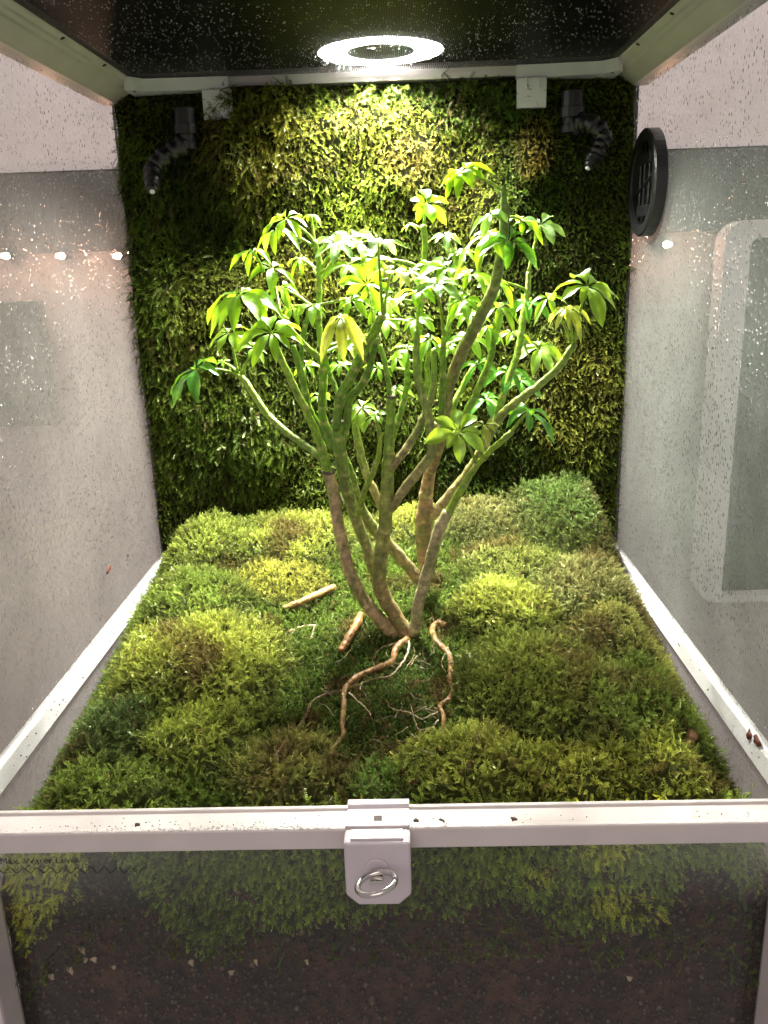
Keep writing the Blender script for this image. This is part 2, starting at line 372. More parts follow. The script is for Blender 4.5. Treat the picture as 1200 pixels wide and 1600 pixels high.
# corner clips
for s in (0, 1):
    sg = 1 if s == 0 else -1; x = 0 if s == 0 else W; yb = D-.028
    pl = [(x+sg*.0185, yb-.012), (x+sg*.024, yb-.017), (x+sg*.033, yb-.003), (x+sg*.104, yb-.002), (x+sg*.104, yb+.024), (x+sg*.0185, yb+.024)]
    bm = bmesh.new(); prism(bm, pl[::-sg], 2, ZS-.0105, ZS-.0005); bmo('corner_clip', bm, STIP, T, bevel=.0008)
    bm = bmesh.new(); lathe(bm, (x+sg*.026, yb-.008, ZS-.0104), (0, 0, -1), [(-.001, .0014), (.0005, .0014)], 10); bmo('screw_hole', bm, DIRT, T)
    xa, xb = (.0815, .1065) if s == 0 else (.3462, .3708)
    bm = bmesh.new(); box(bm, (xa, D-.032, ZS-.034), (xb, D-.026, ZS-.0107))
    bmo('hanging_tab', bm, STIP, T, bevel=.0008)
    for q in (.3, .72):
        bm = bmesh.new(); xr = xa+(xb-xa)*q; box(bm, (xr-.0008, D-.0336, ZS-.02), (xr+.0008, D-.0318, ZS-.0107)); bmo('tab_rib', bm, STIP, T, bevel=.0004)
# mesh top
V = [(.0225, -.02, ZS), (W-.0225, -.02, ZS), (W-.0225, D-.02, ZS), (.0225, D-.02, ZS)]
pyd('mesh_screen', V, [(0, 1, 2, 3)], SCREEN, T)
N = 4600; P = np.stack([RS.uniform(.03, W-.03, N), RS.uniform(.12, D-.027, N), np.full(N, ZS-.0004)], 1)
keep = fbm(P[:, 0]*22, P[:, 1]*22, 3)+RS.rand(N)*.5 > .62; P = P[keep]
bm = bmesh.new(); bmesh.ops.create_icosphere(bm, subdivisions=1, radius=1.); iv = np.array([v.co[:] for v in bm.verts]); iff = np.array([[v.index for v in f.verts] for f in bm.faces]); bm.free()
def balls(P, R):
    V = (P[:, None]+iv[None]*np.asarray(R)[:, None, None]).reshape(-1, 3); Fc = (iff[None]+(np.arange(len(P))*len(iv))[:, None, None]).reshape(-1, 3); return V, Fc
V, Fc = balls(P, RS.uniform(.00014, .00042, len(P)))
o = pyd('water_drops', V, Fc, DROP, T, True); tag(o, kind='stuff')
# print on the front pane
def text(s, px, py, size, Y, parent):
    cu = bpy.data.curves.new('lettering', 'FONT'); cu.body = s; cu.size = size; cu.extrude = .00008
    o = bpy.data.objects.new('lettering', cu); COL.objects.link(o); o.parent = parent; cu.materials.append(INK)
    p = atY(px, py, Y); o.location = Vector(p)-parent.location; o.rotation_euler = (math.pi/2, 0, 0); o.scale = (1.18, 1, 1)
    bpy.context.view_layer.update()
    me = bpy.data.meshes.new_from_object(o); n = bpy.data.objects.new('lettering', me); COL.objects.link(n); n.parent = parent
    n.location = o.location; n.rotation_euler = o.rotation_euler; n.scale = o.scale; bpy.data.objects.remove(o); n.name = 'lettering'; return n
tx = text('Max. Water Level', 0, 1350, .0052, -.0052, T)
pts = []
for k in range(160):
    x = -18+k*1.55; pts.append(atY(x, 1360-.0*k+4.2*math.sin(x*2*math.pi/21), -.0050))
V, Fq = tube(np.array(pts), np.full(len(pts), .00028), 5); pyd('water_line', V, Fq, INK, T, True)

# ------------------------------------------------------------------ lamp above the mesh
lc = atZ(595, 90, ZS)
L = thing('ring_lamp', 'glowing white ring lamp shining down through the black mesh top', 'lamp', (lc[0], lc[1], ZS+.003))
bm = bmesh.new(); n = 64; zr = ZS+.004; R1, R2 = .0265, .0495
A = [bm.verts.new((lc[0]+R1*math.cos(2*math.pi*k/n), lc[1]+R1*math.sin(2*math.pi*k/n), zr)) for k in range(n)]
B = [bm.verts.new((lc[0]+R2*math.cos(2*math.pi*k/n), lc[1]+R2*math.sin(2*math.pi*k/n), zr)) for k in range(n)]
for k in range(n): bm.faces.new((A[k], A[(k+1) % n], B[(k+1) % n], B[k]))
bmesh.ops.translate(bm, verts=bm.verts[:], vec=-Vector(L.location)); me = bpy.data.meshes.new('light_ring'); bm.to_mesh(me); bm.free()
ring = link('light_ring', me, mat_emit('led_white', (1., .98, .93), LAMP), L)
for k in range(12):
    ll = bpy.data.lights.new('led', 'AREA'); ll.shape = 'DISK'; ll.size = .018; ll.spread = math.radians(127); ll.energy = LED; ll.color = (1., .96, .86)
    lo = bpy.data.objects.new('led', ll); COL.objects.link(lo); lo.parent = L; a_ = 2*math.pi*(k+.5)/12
    lo.location = (.038*math.cos(a_), .038*math.sin(a_), zr-.0012-L.location[2]); lo.rotation_euler = (math.radians(-17), 0, 0)
bm = bmesh.new(); box(bm, (.0, -.02, zr+.0006), (W, D+.008, zr+.05)); bmo('lamp_housing', bm, DARKH, L, bevel=.003)

# ------------------------------------------------------------------ floor relief
# moss cushions as seen: px centre, half width px, depth ratio, height m, colour, sprig length, label
Y1 = (.36, .40, .035); Y2 = (.27, .33, .03); G1 = (.19, .28, .025); G2 = (.085, .16, .025); OL = (.25, .25, .035); BR = (.19, .165, .04); DK = (.05, .10, .022)
CUSH = [
 (330, 852, 75, .8, .016, Y2, .009, 'olive yellow moss cushion in the back left corner below the wall'),
 (465, 850, 75, .8, .016, Y1, .009, 'bright moss cushion at the wall foot left of the trunks'),
 (300, 940, 98, .75, .017, G1, .009, 'mid green rounded moss cushion behind the brightest left one'),
 (440, 912, 58, .8, .009, (.36, .34, .03), .008, 'small yellow moss cushion behind the loose tan twig'),
 (310, 1050, 128, .7, .022, Y1, .011, 'broad bright yellow green moss cushion left of the roots'),
 (165, 1158, 78, .75, .018, DK, .009, 'dark green moss cushion nearest the left pane'),
 (150, 1240, 92, .6, .012, G1, .010, 'olive green moss cushion in the front left corner'),
 (315, 1150, 88, .75, .014, (.32, .38, .03), .010, 'mid green moss cushion in front of the brightest left one'),
 (430, 1222, 98, .6, .012, OL, .010, 'olive moss cushion behind the bar between corner and lock'),
 (590, 1240, 85, .55, .008, (.16, .32, .03), .009, 'flat fresh green moss cushion right behind the lock'),
 (735, 1205, 100, .7, .018, Y1, .011, 'yellow feathery moss cushion at the lower end of the long root'),
 (900, 1222, 105, .6, .014, (.38, .40, .03), .010, 'yellow green moss cushion behind the bar right of centre'),
 (1045, 1220, 80, .7, .014, (.36, .40, .03), .010, 'yellow green moss cushion in the front right corner'),
 (1000, 1115, 108, .7, .017, G1, .011, 'green moss cushion with brown scraps beside the right pane'),
 (835, 1080, 120, .75, .020, (.27, .32, .03), .010, 'large mid green moss cushion right of the long root'),
 (965, 1012, 88, .7, .016, OL, .009, 'olive moss cushion by the right pane, third from the back'),
 (930, 932, 92, .75, .018, BR, .009, 'brownish olive moss cushion by the right ledge'),
 (785, 960, 78, .75, .016, Y1, .011, 'bright feathery moss cushion right of the pale trunk'),
 (790, 890, 75, .75, .013, (.20, .22, .03), .009, 'dull green moss cushion behind the bright feathery one'),
 (885, 815, 85, 1.0, .034, G2, .009, 'tall green moss mound in the back right corner'),
 (760, 825, 65, .9, .020, BR, .008, 'brown green moss mound at the wall foot right of the trunks'),
 (635, 825, 55, .8, .014, (.40, .42, .04), .008, 'small bright moss cushion seen between the trunks'),
]
def hbase(x, y):
    x = np.asarray(x, float); y = np.asarray(y, float)
    h = -.024+.066*np.clip((y-.02)/.36, 0, 1.1)
    ed = np.minimum(x, W-x); h = h-(.036+.026*np.clip(y/.34, 0, 1))*np.clip(1-ed/.048, 0, 1)**1.7
    h = h-.10*np.clip((.03-y)/.03, 0, 1)**2.2
    return h+.005*(fbm(x*25, y*25, 1)-.5)
def march(px, py, fn):
    d = ray(px, py); t = np.arange(.3, 1.2, .003); P = CP+d*t[:, None]
    b = np.where(P[:, 2] < fn(P[:, 0], P[:, 1]))[0]; t0 = t[b[0]] if len(b) else 1.2
    t = np.linspace(t0-.003, t0, 13); P = CP+d*t[:, None]; b = np.where(P[:, 2] < fn(P[:, 0], P[:, 1]))[0]
    return P[b[0]] if len(b) else P[-1]
CU = []
for px, py, rw, ra, hh, c, sl, lb in CUSH:
    p = march(px, py, hbase); sc_ = (FWD@(p-CP))/F
    CU.append(dict(c=p, rx=rw*sc_*1.13, ry=rw*sc_*1.13*ra*1.15, h=hh, col=np.array(c), sl=sl, lb=lb))
def cush_d(x, y):
    x, y = x+.017*(fbm(x*30, y*30, 3)-.5)*2, y+.017*(fbm(x*30+5, y*30+8, 6)-.5)*2
    return np.stack([np.sqrt(((x-k['c'][0])/k['rx'])**2+((y-k['c'][1])/k['ry'])**2) for k in CU], -1)
def hfull(x, y):
    x = np.asarray(x, float); y = np.asarray(y, float); d = cush_d(x, y)
    b = np.stack([k['h']*1.1*np.clip(1-d[..., i]**2.2, 0, 1)**.6 for i, k in enumerate(CU)], -1).max(-1)
    b = b*np.clip((np.minimum(x, W-x)-.002)/.035, 0, 1)
    return hbase(x, y)+b+.007*(fbm(x*60, y*60, 4)-.5)

# ------------------------------------------------------------------ moss sprigs
def proto(npair, bend, ll, lw, up, around=False, curl=0., blunt=False):
    V = []; Fc = []; tt = []
    def add(vs, fs, t0):
        b = len(V); V.extend(vs); tt.extend(t0); Fc.extend([(a+b, c+b, d+b) for a, c, d in fs])
    s = lambda t: np.array([bend*t*t, 0, t-curl*t**3])
    k = 3
    for i in range(k):
        a, b = s(i/k), s((i+1)/k); wv = np.array([0, .022, 0])
        add([a-wv, a+wv, b+wv*.7, b-wv*.7], [(0, 1, 2), (0, 2, 3)], [i/k, i/k, (i+1)/k, (i+1)/k])
    for i in range(npair):
        t = .12+.86*(i+.5)/npair; c = s(t); l = ll*(1.05-.65*t)*random.uniform(.8, 1.15)
        for sd in (-1, 1):
            if around:
                a = i*2.4+sd*1.6; dv = np.array([math.cos(a), math.sin(a), up])
            else: dv = np.array([random.uniform(-.25, .35), sd, up+random.uniform(-.1, .15)])
            dv /= np.linalg.norm(dv); n2 = np.cross(dv, [0, 0, 1.]); n2 /= np.linalg.norm(n2)+1e-9
            if not around: n2 = n2*.55+np.array([0, 0, .6])*1.
            m = c+dv*l*.5; tip = c+dv*l+np.array([.05, 0, .04])
            if blunt: add([c, tip+n2*lw*.75, tip-n2*lw*.75], [(0, 1, 2)], [t, min(1, t+.25), min(1, t+.2)])
            else: add([c+n2*lw*.9, tip, c-n2*lw*.9], [(0, 1, 2)], [t, min(1, t+.25), t])
    return np.array(V), np.array(Fc), np.array(tt)
PR = [proto(10, .4, .34, .05, .5, blunt=True), proto(11, .6, .27, .06, .45, blunt=True), proto(10, .3, .21, .07, .55, True, blunt=True), proto(9, .9, .27, .05, .3, False, .25), proto(6, .55, .26, .04, .4), proto(11, .4, .22, .065, .6, True, .1, True)]
def sprigs(name, P, N, Ls, C, parent=None, kinds=(0, 1, 2, 3), spread=.6, droop=0., off=None):
    n = len(P); N = N+RS.normal(0, spread, (n, 3)); N[:, 2] -= droop; N /= np.linalg.norm(N, axis=1)[:, None]
    R = RS.normal(0, 1, (n, 3)); X = R-N*(R*N).sum(1)[:, None]
    if droop: X = X*.5+np.array([0, 0, -1.]); X = X-N*(X*N).sum(1)[:, None]
    X /= np.linalg.norm(X, axis=1)[:, None]+1e-9; Yv = np.cross(N, X)
    kk = np.array(kinds)[RS.randint(0, len(kinds), n)]; Vs, Fs, Cs = [], [], []; base = 0
    for k in set(kinds):
        ix = np.where(kk == k)[0]
        if not len(ix): continue
        pv, pf, pt = PR[k]; wd = RS.uniform(.8, 1.25, len(ix))
        V = P[ix, None]+Ls[ix, None, None]*(pv[None, :, 0:1]*X[ix, None]*1+pv[None, :, 1:2]*Yv[ix, None]*wd[:, None, None]+pv[None, :, 2:3]*N[ix, None])
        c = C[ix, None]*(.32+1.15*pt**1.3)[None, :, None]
        Vs.append(V.reshape(-1, 3)); Cs.append(c.reshape(-1, 3)); Fs.append((pf[None]+(base+np.arange(len(ix))*len(pv))[:, None, None]).reshape(-1, 3)); base += len(ix)*len(pv)
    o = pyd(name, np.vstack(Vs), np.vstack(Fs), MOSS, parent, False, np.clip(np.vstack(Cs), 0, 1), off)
    return tag(o, kind='stuff')
def grad_n(fn, x, y, e=.002):
    gx = (fn(x+e, y)-fn(x-e, y))/(2*e); gy = (fn(x, y+e)-fn(x, y-e))/(2*e); n = np.stack([-gx, -gy, np.ones_like(gx)], 1); return n/np.linalg.norm(n, axis=1)[:, None]
def tint(c, x, y, br=.32):
    v = fbm(x*45, y*45, 2); b = fbm(x*30+5, y*30, 5)
    C = c*(.45+1.05*v)[:, None]*RS.uniform(.75, 1.25, (len(x), 1)); m = np.clip((b-.58)*5, 0, 1)[:, None]*br*3
    m = np.clip(m, 0, .8); m = np.where(RS.rand(len(x), 1) < .05, .8, m)
    return C*(1-m)+np.array([.13, .085, .035])*m*(RS.uniform(.6, 1.2, (len(x), 1)))
# soil body and under-moss ground
gx = np.linspace(-.002, W+.002, 90); gy = np.concatenate([[.0], np.linspace(.001, D-.005, 84)])
X, Yg = np.meshgrid(gx, gy); Z = hfull(X, Yg)-.006; Z[0] = -.2
Yq = Yg.copy(); Yq[0] = .016
front = fbm(X*40, Z*40, 6)*.006
V = np.stack([X, np.maximum(Yq, .016), Z], -1).reshape(-1, 3); nx = len(gx)
Fq = np.array([(j*nx+i, j*nx+i+1, (j+1)*nx+i+1, (j+1)*nx+i) for j in range(len(gy)-1) for i in range(nx-1)])
o = pyd('soil', V, Fq, UNDER, None, True); tag(o, kind='structure')
# front face of the soil, lumpy, pressed against the pane
nb = 5200; xb = RS.uniform(.001, W-.001, nb); zb = RS.uniform(-.19, -.06, nb); rb = RS.uniform(.0006, .0024, nb)*RS.uniform(.4, 1, nb)
pal = np.array([[.03, .018, .013], [.07, .035, .024], [.13, .06, .035], [.16, .11, .06], [.05, .05, .02]])[RS.choice(5, nb, p=[.4, .3, .15, .07, .08])]
V, Fc = balls(np.stack([xb, .0025+.006*RS.rand(nb), zb], 1), rb); V = V+RS.normal(0, .00025, V.shape)
tag(pyd('soil_crumbs', V, Fc, STEM, None, False, np.repeat(pal*1.05, len(iv), 0)), kind='stuff')
gz = np.linspace(-.2, -.055, 50); X2, Z2 = np.meshgrid(np.linspace(-.002, W+.002, 130), gz)
top = -.072-.03*np.clip((fbm(X2*14, 0*X2+3, 3)-.45)*3, -.6, 1)
Y2g = .0075+.012*np.clip(fbm(X2*45, Z2*45, 2)-.3, 0, 1)+.02*np.clip((Z2-top)/.02, 0, 1)
nx = 130; Fq = np.array([(j*nx+i, j*nx+i+1, (j+1)*nx+i+1, (j+1)*nx+i) for j in range(49) for i in range(nx-1)])
o = pyd('soil_face', np.stack([X2, Y2g, Z2], -1).reshape(-1, 3), Fq, SOIL, None, True); tag(o, kind='structure')

NG = 46000
x = RS.uniform(.0, W, NG); y = RS.uniform(.002, .385, NG); dd = cush_d(x+.007*(fbm(x*55, y*55, 1)-.5)*2, y+.007*(fbm(x*55+9, y*55, 3)-.5)*2)+RS.normal(0, .05, (NG, 1)); own = dd.argmin(1); dm = dd.min(1)
wt = np.exp(-5.5*dd**2); CB = (wt@np.array([k['col'] for k in CU])+.012*np.array([.16, .24, .03]))/(wt.sum(1)[:, None]+.012); CB = CB*.72+.28*np.array([.25, .33, .03])
z = hfull(x, y); Nn = grad_n(hfull, x, y)
for i, k in enumerate(CU):
    m = (own == i) & (dm < 1.03)
    c = k['c']; t = thing('moss_cushion', k['lb'], 'moss', (c[0], c[1], float(hbase(c[0], c[1]))), 'moss cushions covering the terrarium floor')
    # the mound under the sprigs
    g = np.linspace(-1, 1, 15); GX, GY = np.meshgrid(g, g); ok = None
    rr = np.sqrt(GX**2+GY**2); f_ = np.where(rr > 1, 1/np.maximum(rr, 1e-6), 1); MX = np.clip(c[0]+GX*f_*k['rx']*.98, .0005, W-.0005); MY = np.clip(c[1]+GY*f_*k['ry']*.98, .003, .395)
    MZ = hfull(MX, MY)-.005
    Fq = np.array([(a*15+b, a*15+b+1, (a+1)*15+b+1, (a+1)*15+b) for a in range(14) for b in range(14)])
    pyd('mound', np.stack([MX, MY, MZ], -1).reshape(-1, 3), Fq, UNDER, t, True)
    C = tint(CB[m]*np.array([.98, .96, 1.9]), x[m], y[m])
    yel = np.clip(1-dm[m], 0, 1)[:, None]; ed_ = np.clip((dm[m]-.72)/.35, 0, 1)[:, None]*(.25+.5*RS.rand(m.sum(), 1)); C = C*(.9+.35*yel)*(1-ed_)+np.array([.055, .06, .018])*ed_  # edge sprigs browned, and darkened to deepen the shade between cushions
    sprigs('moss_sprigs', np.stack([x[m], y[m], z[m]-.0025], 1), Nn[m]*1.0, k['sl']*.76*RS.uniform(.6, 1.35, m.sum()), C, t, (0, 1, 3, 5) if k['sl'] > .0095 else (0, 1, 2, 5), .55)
m = dm >= 1.03; m &= RS.rand(NG) < .95
rootz = np.exp(-(((x-.235)/.07)**2+((y-.12)/.1)**2))
Cg = tint(CB*.35+.65*np.array([.075, .125, .028]), x, y, .45)
sprigs('ground_moss', np.stack([x, y, z-.003], 1)[m], Nn[m], (.0085-.0035*rootz[m])*RS.uniform(.7, 1.2, m.sum()), Cg[m], None, (1, 2, 3, 5), .7)
# extra short sprigs in the root hollow
n = 4800; x2 = RS.normal(.235, .045, n); y2 = np.clip(RS.normal(.13, .05, n), .03, .3); q = cush_d(x2, y2).min(1) > .95; x2, y2 = x2[q], y2[q]
sprigs('ground_moss', np.stack([x2, y2, hfull(x2, y2)-.0025], 1), grad_n(hfull, x2, y2), RS.uniform(.004, .0065, len(x2)), tint(np.array([.07, .125, .03])[None], x2, y2, .5), None, (1, 2, 5), .8)
# moss hanging down in front, behind the pane
n = 12500; x3 = RS.uniform(.009, W-.009, n); z3 = RS.uniform(-.128, -.02, n)
low = -.066-.09*(fbm(x3*17, x3*0+2, 5)-.25)+.03*np.clip(1-abs(x3-.065)/.03, 0, 1)-.02*np.clip(1-abs(x3-.14)/.05, 0, 1); q = z3 > low; x3, z3 = x3[q], z3[q]
y3 = .0065+.007*fbm(x3*40, z3*40, 2)+.012*np.clip((z3+.045)/.03, 0, 1)
b_ = fbm(x3*16, z3*16, 1); C3 = np.array([.31, .43, .06])*(.5+1.2*b_)[:, None]*RS.uniform(.7, 1.3, (len(x3), 1))
C3 = np.where((b_ > .58)[:, None], C3*np.array([2., 1.6, 1.]), C3)
sprigs('hanging_moss', np.stack([x3, y3, z3], 1), np.tile([0, -.55, .12], (len(x3), 1)), RS.uniform(.006, .010, len(x3)), C3, None, (0, 1, 2, 5), .55, .02)

# ------------------------------------------------------------------ moss wall
PADS = [  # px, py, rx, ry, colour (toned down below the lamp against its hot spot), bulge, hanging
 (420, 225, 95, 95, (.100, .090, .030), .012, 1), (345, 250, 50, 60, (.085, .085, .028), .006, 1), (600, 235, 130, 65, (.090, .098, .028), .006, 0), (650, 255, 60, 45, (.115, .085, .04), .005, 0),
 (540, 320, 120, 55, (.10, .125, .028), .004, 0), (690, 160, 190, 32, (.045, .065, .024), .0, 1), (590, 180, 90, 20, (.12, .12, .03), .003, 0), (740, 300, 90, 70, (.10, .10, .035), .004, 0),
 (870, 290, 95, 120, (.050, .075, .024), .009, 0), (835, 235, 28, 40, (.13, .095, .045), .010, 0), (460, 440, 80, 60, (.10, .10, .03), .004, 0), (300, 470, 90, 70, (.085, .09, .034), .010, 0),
 (290, 330, 80, 95, (.022, .032, .013), -.008, 1), (310, 600, 90, 60, (.060, .075, .028), .006, 1), (340, 700, 100, 90, (.055, .08, .024), .006, 1), (700, 560, 120, 90, (.085, .10, .035), .003, 0),  # first pad: shade under the bulge above put into its colour
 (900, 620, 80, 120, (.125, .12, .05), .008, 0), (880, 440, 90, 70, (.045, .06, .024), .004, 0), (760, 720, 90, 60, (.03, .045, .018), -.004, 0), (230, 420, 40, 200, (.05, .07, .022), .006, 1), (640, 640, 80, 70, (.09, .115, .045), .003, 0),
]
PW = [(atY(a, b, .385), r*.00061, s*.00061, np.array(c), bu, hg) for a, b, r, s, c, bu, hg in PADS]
def wall_t(x, z):
    t = .019+.022*(fbm(x*17, z*17, 2)-.5)+.006*(fbm(x*50, z*50, 4)-.5)
    for c, r, s, col, bu, hg in PW:
        d2 = ((x-c[0])/r)**2+((z-c[2])/s)**2; t = t+bu*np.clip(1.2-d2, 0, 1)**.7
    return np.clip(t, .006, .05)
MW = thing('moss_wall', 'upright background wall covered in green and yellowish moss', 'moss wall', (W/2, D-.005, .0))
gx = np.linspace(.001, W-.001, 110); gz = np.linspace(-.03, ZT+.008, 110); X, Z = np.meshgrid(gx, gz); Yw = D-wall_t(X, Z)+.004
Fq = np.array([(j*110+i, j*110+i+1, (j+1)*110+i+1, (j+1)*110+i) for j in range(109) for i in range(109)])
peat = plastic('dark_peat', (.016, .018, .006), .95, .8, 300., var=.4, spec=.05)
pyd('backing', np.stack([X, Yw, Z], -1).reshape(-1, 3), Fq, peat, MW, True)
n = 36000; x = RS.uniform(.001, W-.001, n); z = RS.uniform(.02, ZT+.008, n); y = D-wall_t(x, z)
e = .002; gxn = (wall_t(x+e, z)-wall_t(x-e, z))/(2*e); gzn = (wall_t(x, z+e)-wall_t(x, z-e))/(2*e)
Nn = np.stack([-gxn, -np.ones(n), -gzn], 1); Nn /= np.linalg.norm(Nn, axis=1)[:, None]
C = np.tile(np.array([.068, .09, .028]), (n, 1)); hang = np.zeros(n)  # base tone raised to offset the dim wall sides
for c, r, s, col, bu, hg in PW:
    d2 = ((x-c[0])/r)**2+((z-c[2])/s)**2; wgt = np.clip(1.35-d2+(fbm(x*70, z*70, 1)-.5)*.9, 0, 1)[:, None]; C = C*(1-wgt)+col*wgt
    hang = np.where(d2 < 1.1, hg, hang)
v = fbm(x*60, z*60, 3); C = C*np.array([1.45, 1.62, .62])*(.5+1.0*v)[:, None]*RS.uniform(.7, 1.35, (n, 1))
C = C*(.55+.95*fbm(x*19+3, z*15, 7))[:, None]
bro = (RS.rand(n) < .06+.35*np.clip((fbm(x*28+3, z*28, 6)-.6)*6, 0, 1))[:, None]; C = np.where(bro, C*.3+np.array([.10, .062, .03])*.7, C)
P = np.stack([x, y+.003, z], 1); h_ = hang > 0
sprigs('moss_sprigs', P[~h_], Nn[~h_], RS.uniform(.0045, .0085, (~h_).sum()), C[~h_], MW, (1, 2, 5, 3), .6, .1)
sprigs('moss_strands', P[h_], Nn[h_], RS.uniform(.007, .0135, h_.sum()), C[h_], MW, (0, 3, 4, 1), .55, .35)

# ------------------------------------------------------------------ umbrella plant
BASE = march(640, 985, hfull); YB = float(BASE[1])
PL = thing('umbrella_plant', 'bare stemmed umbrella plant with whorled bright green leaves rooted in moss', 'plant', tuple(BASE))
BRN = np.array([.44, .32, .165]); RED = np.array([.34, .22, .11]); GRY = np.array([.46, .40, .22]); GRN = np.array([.17, .33, .012]); DGR = np.array([.11, .22, .010]); LIM = np.array([.28, .44, .03])
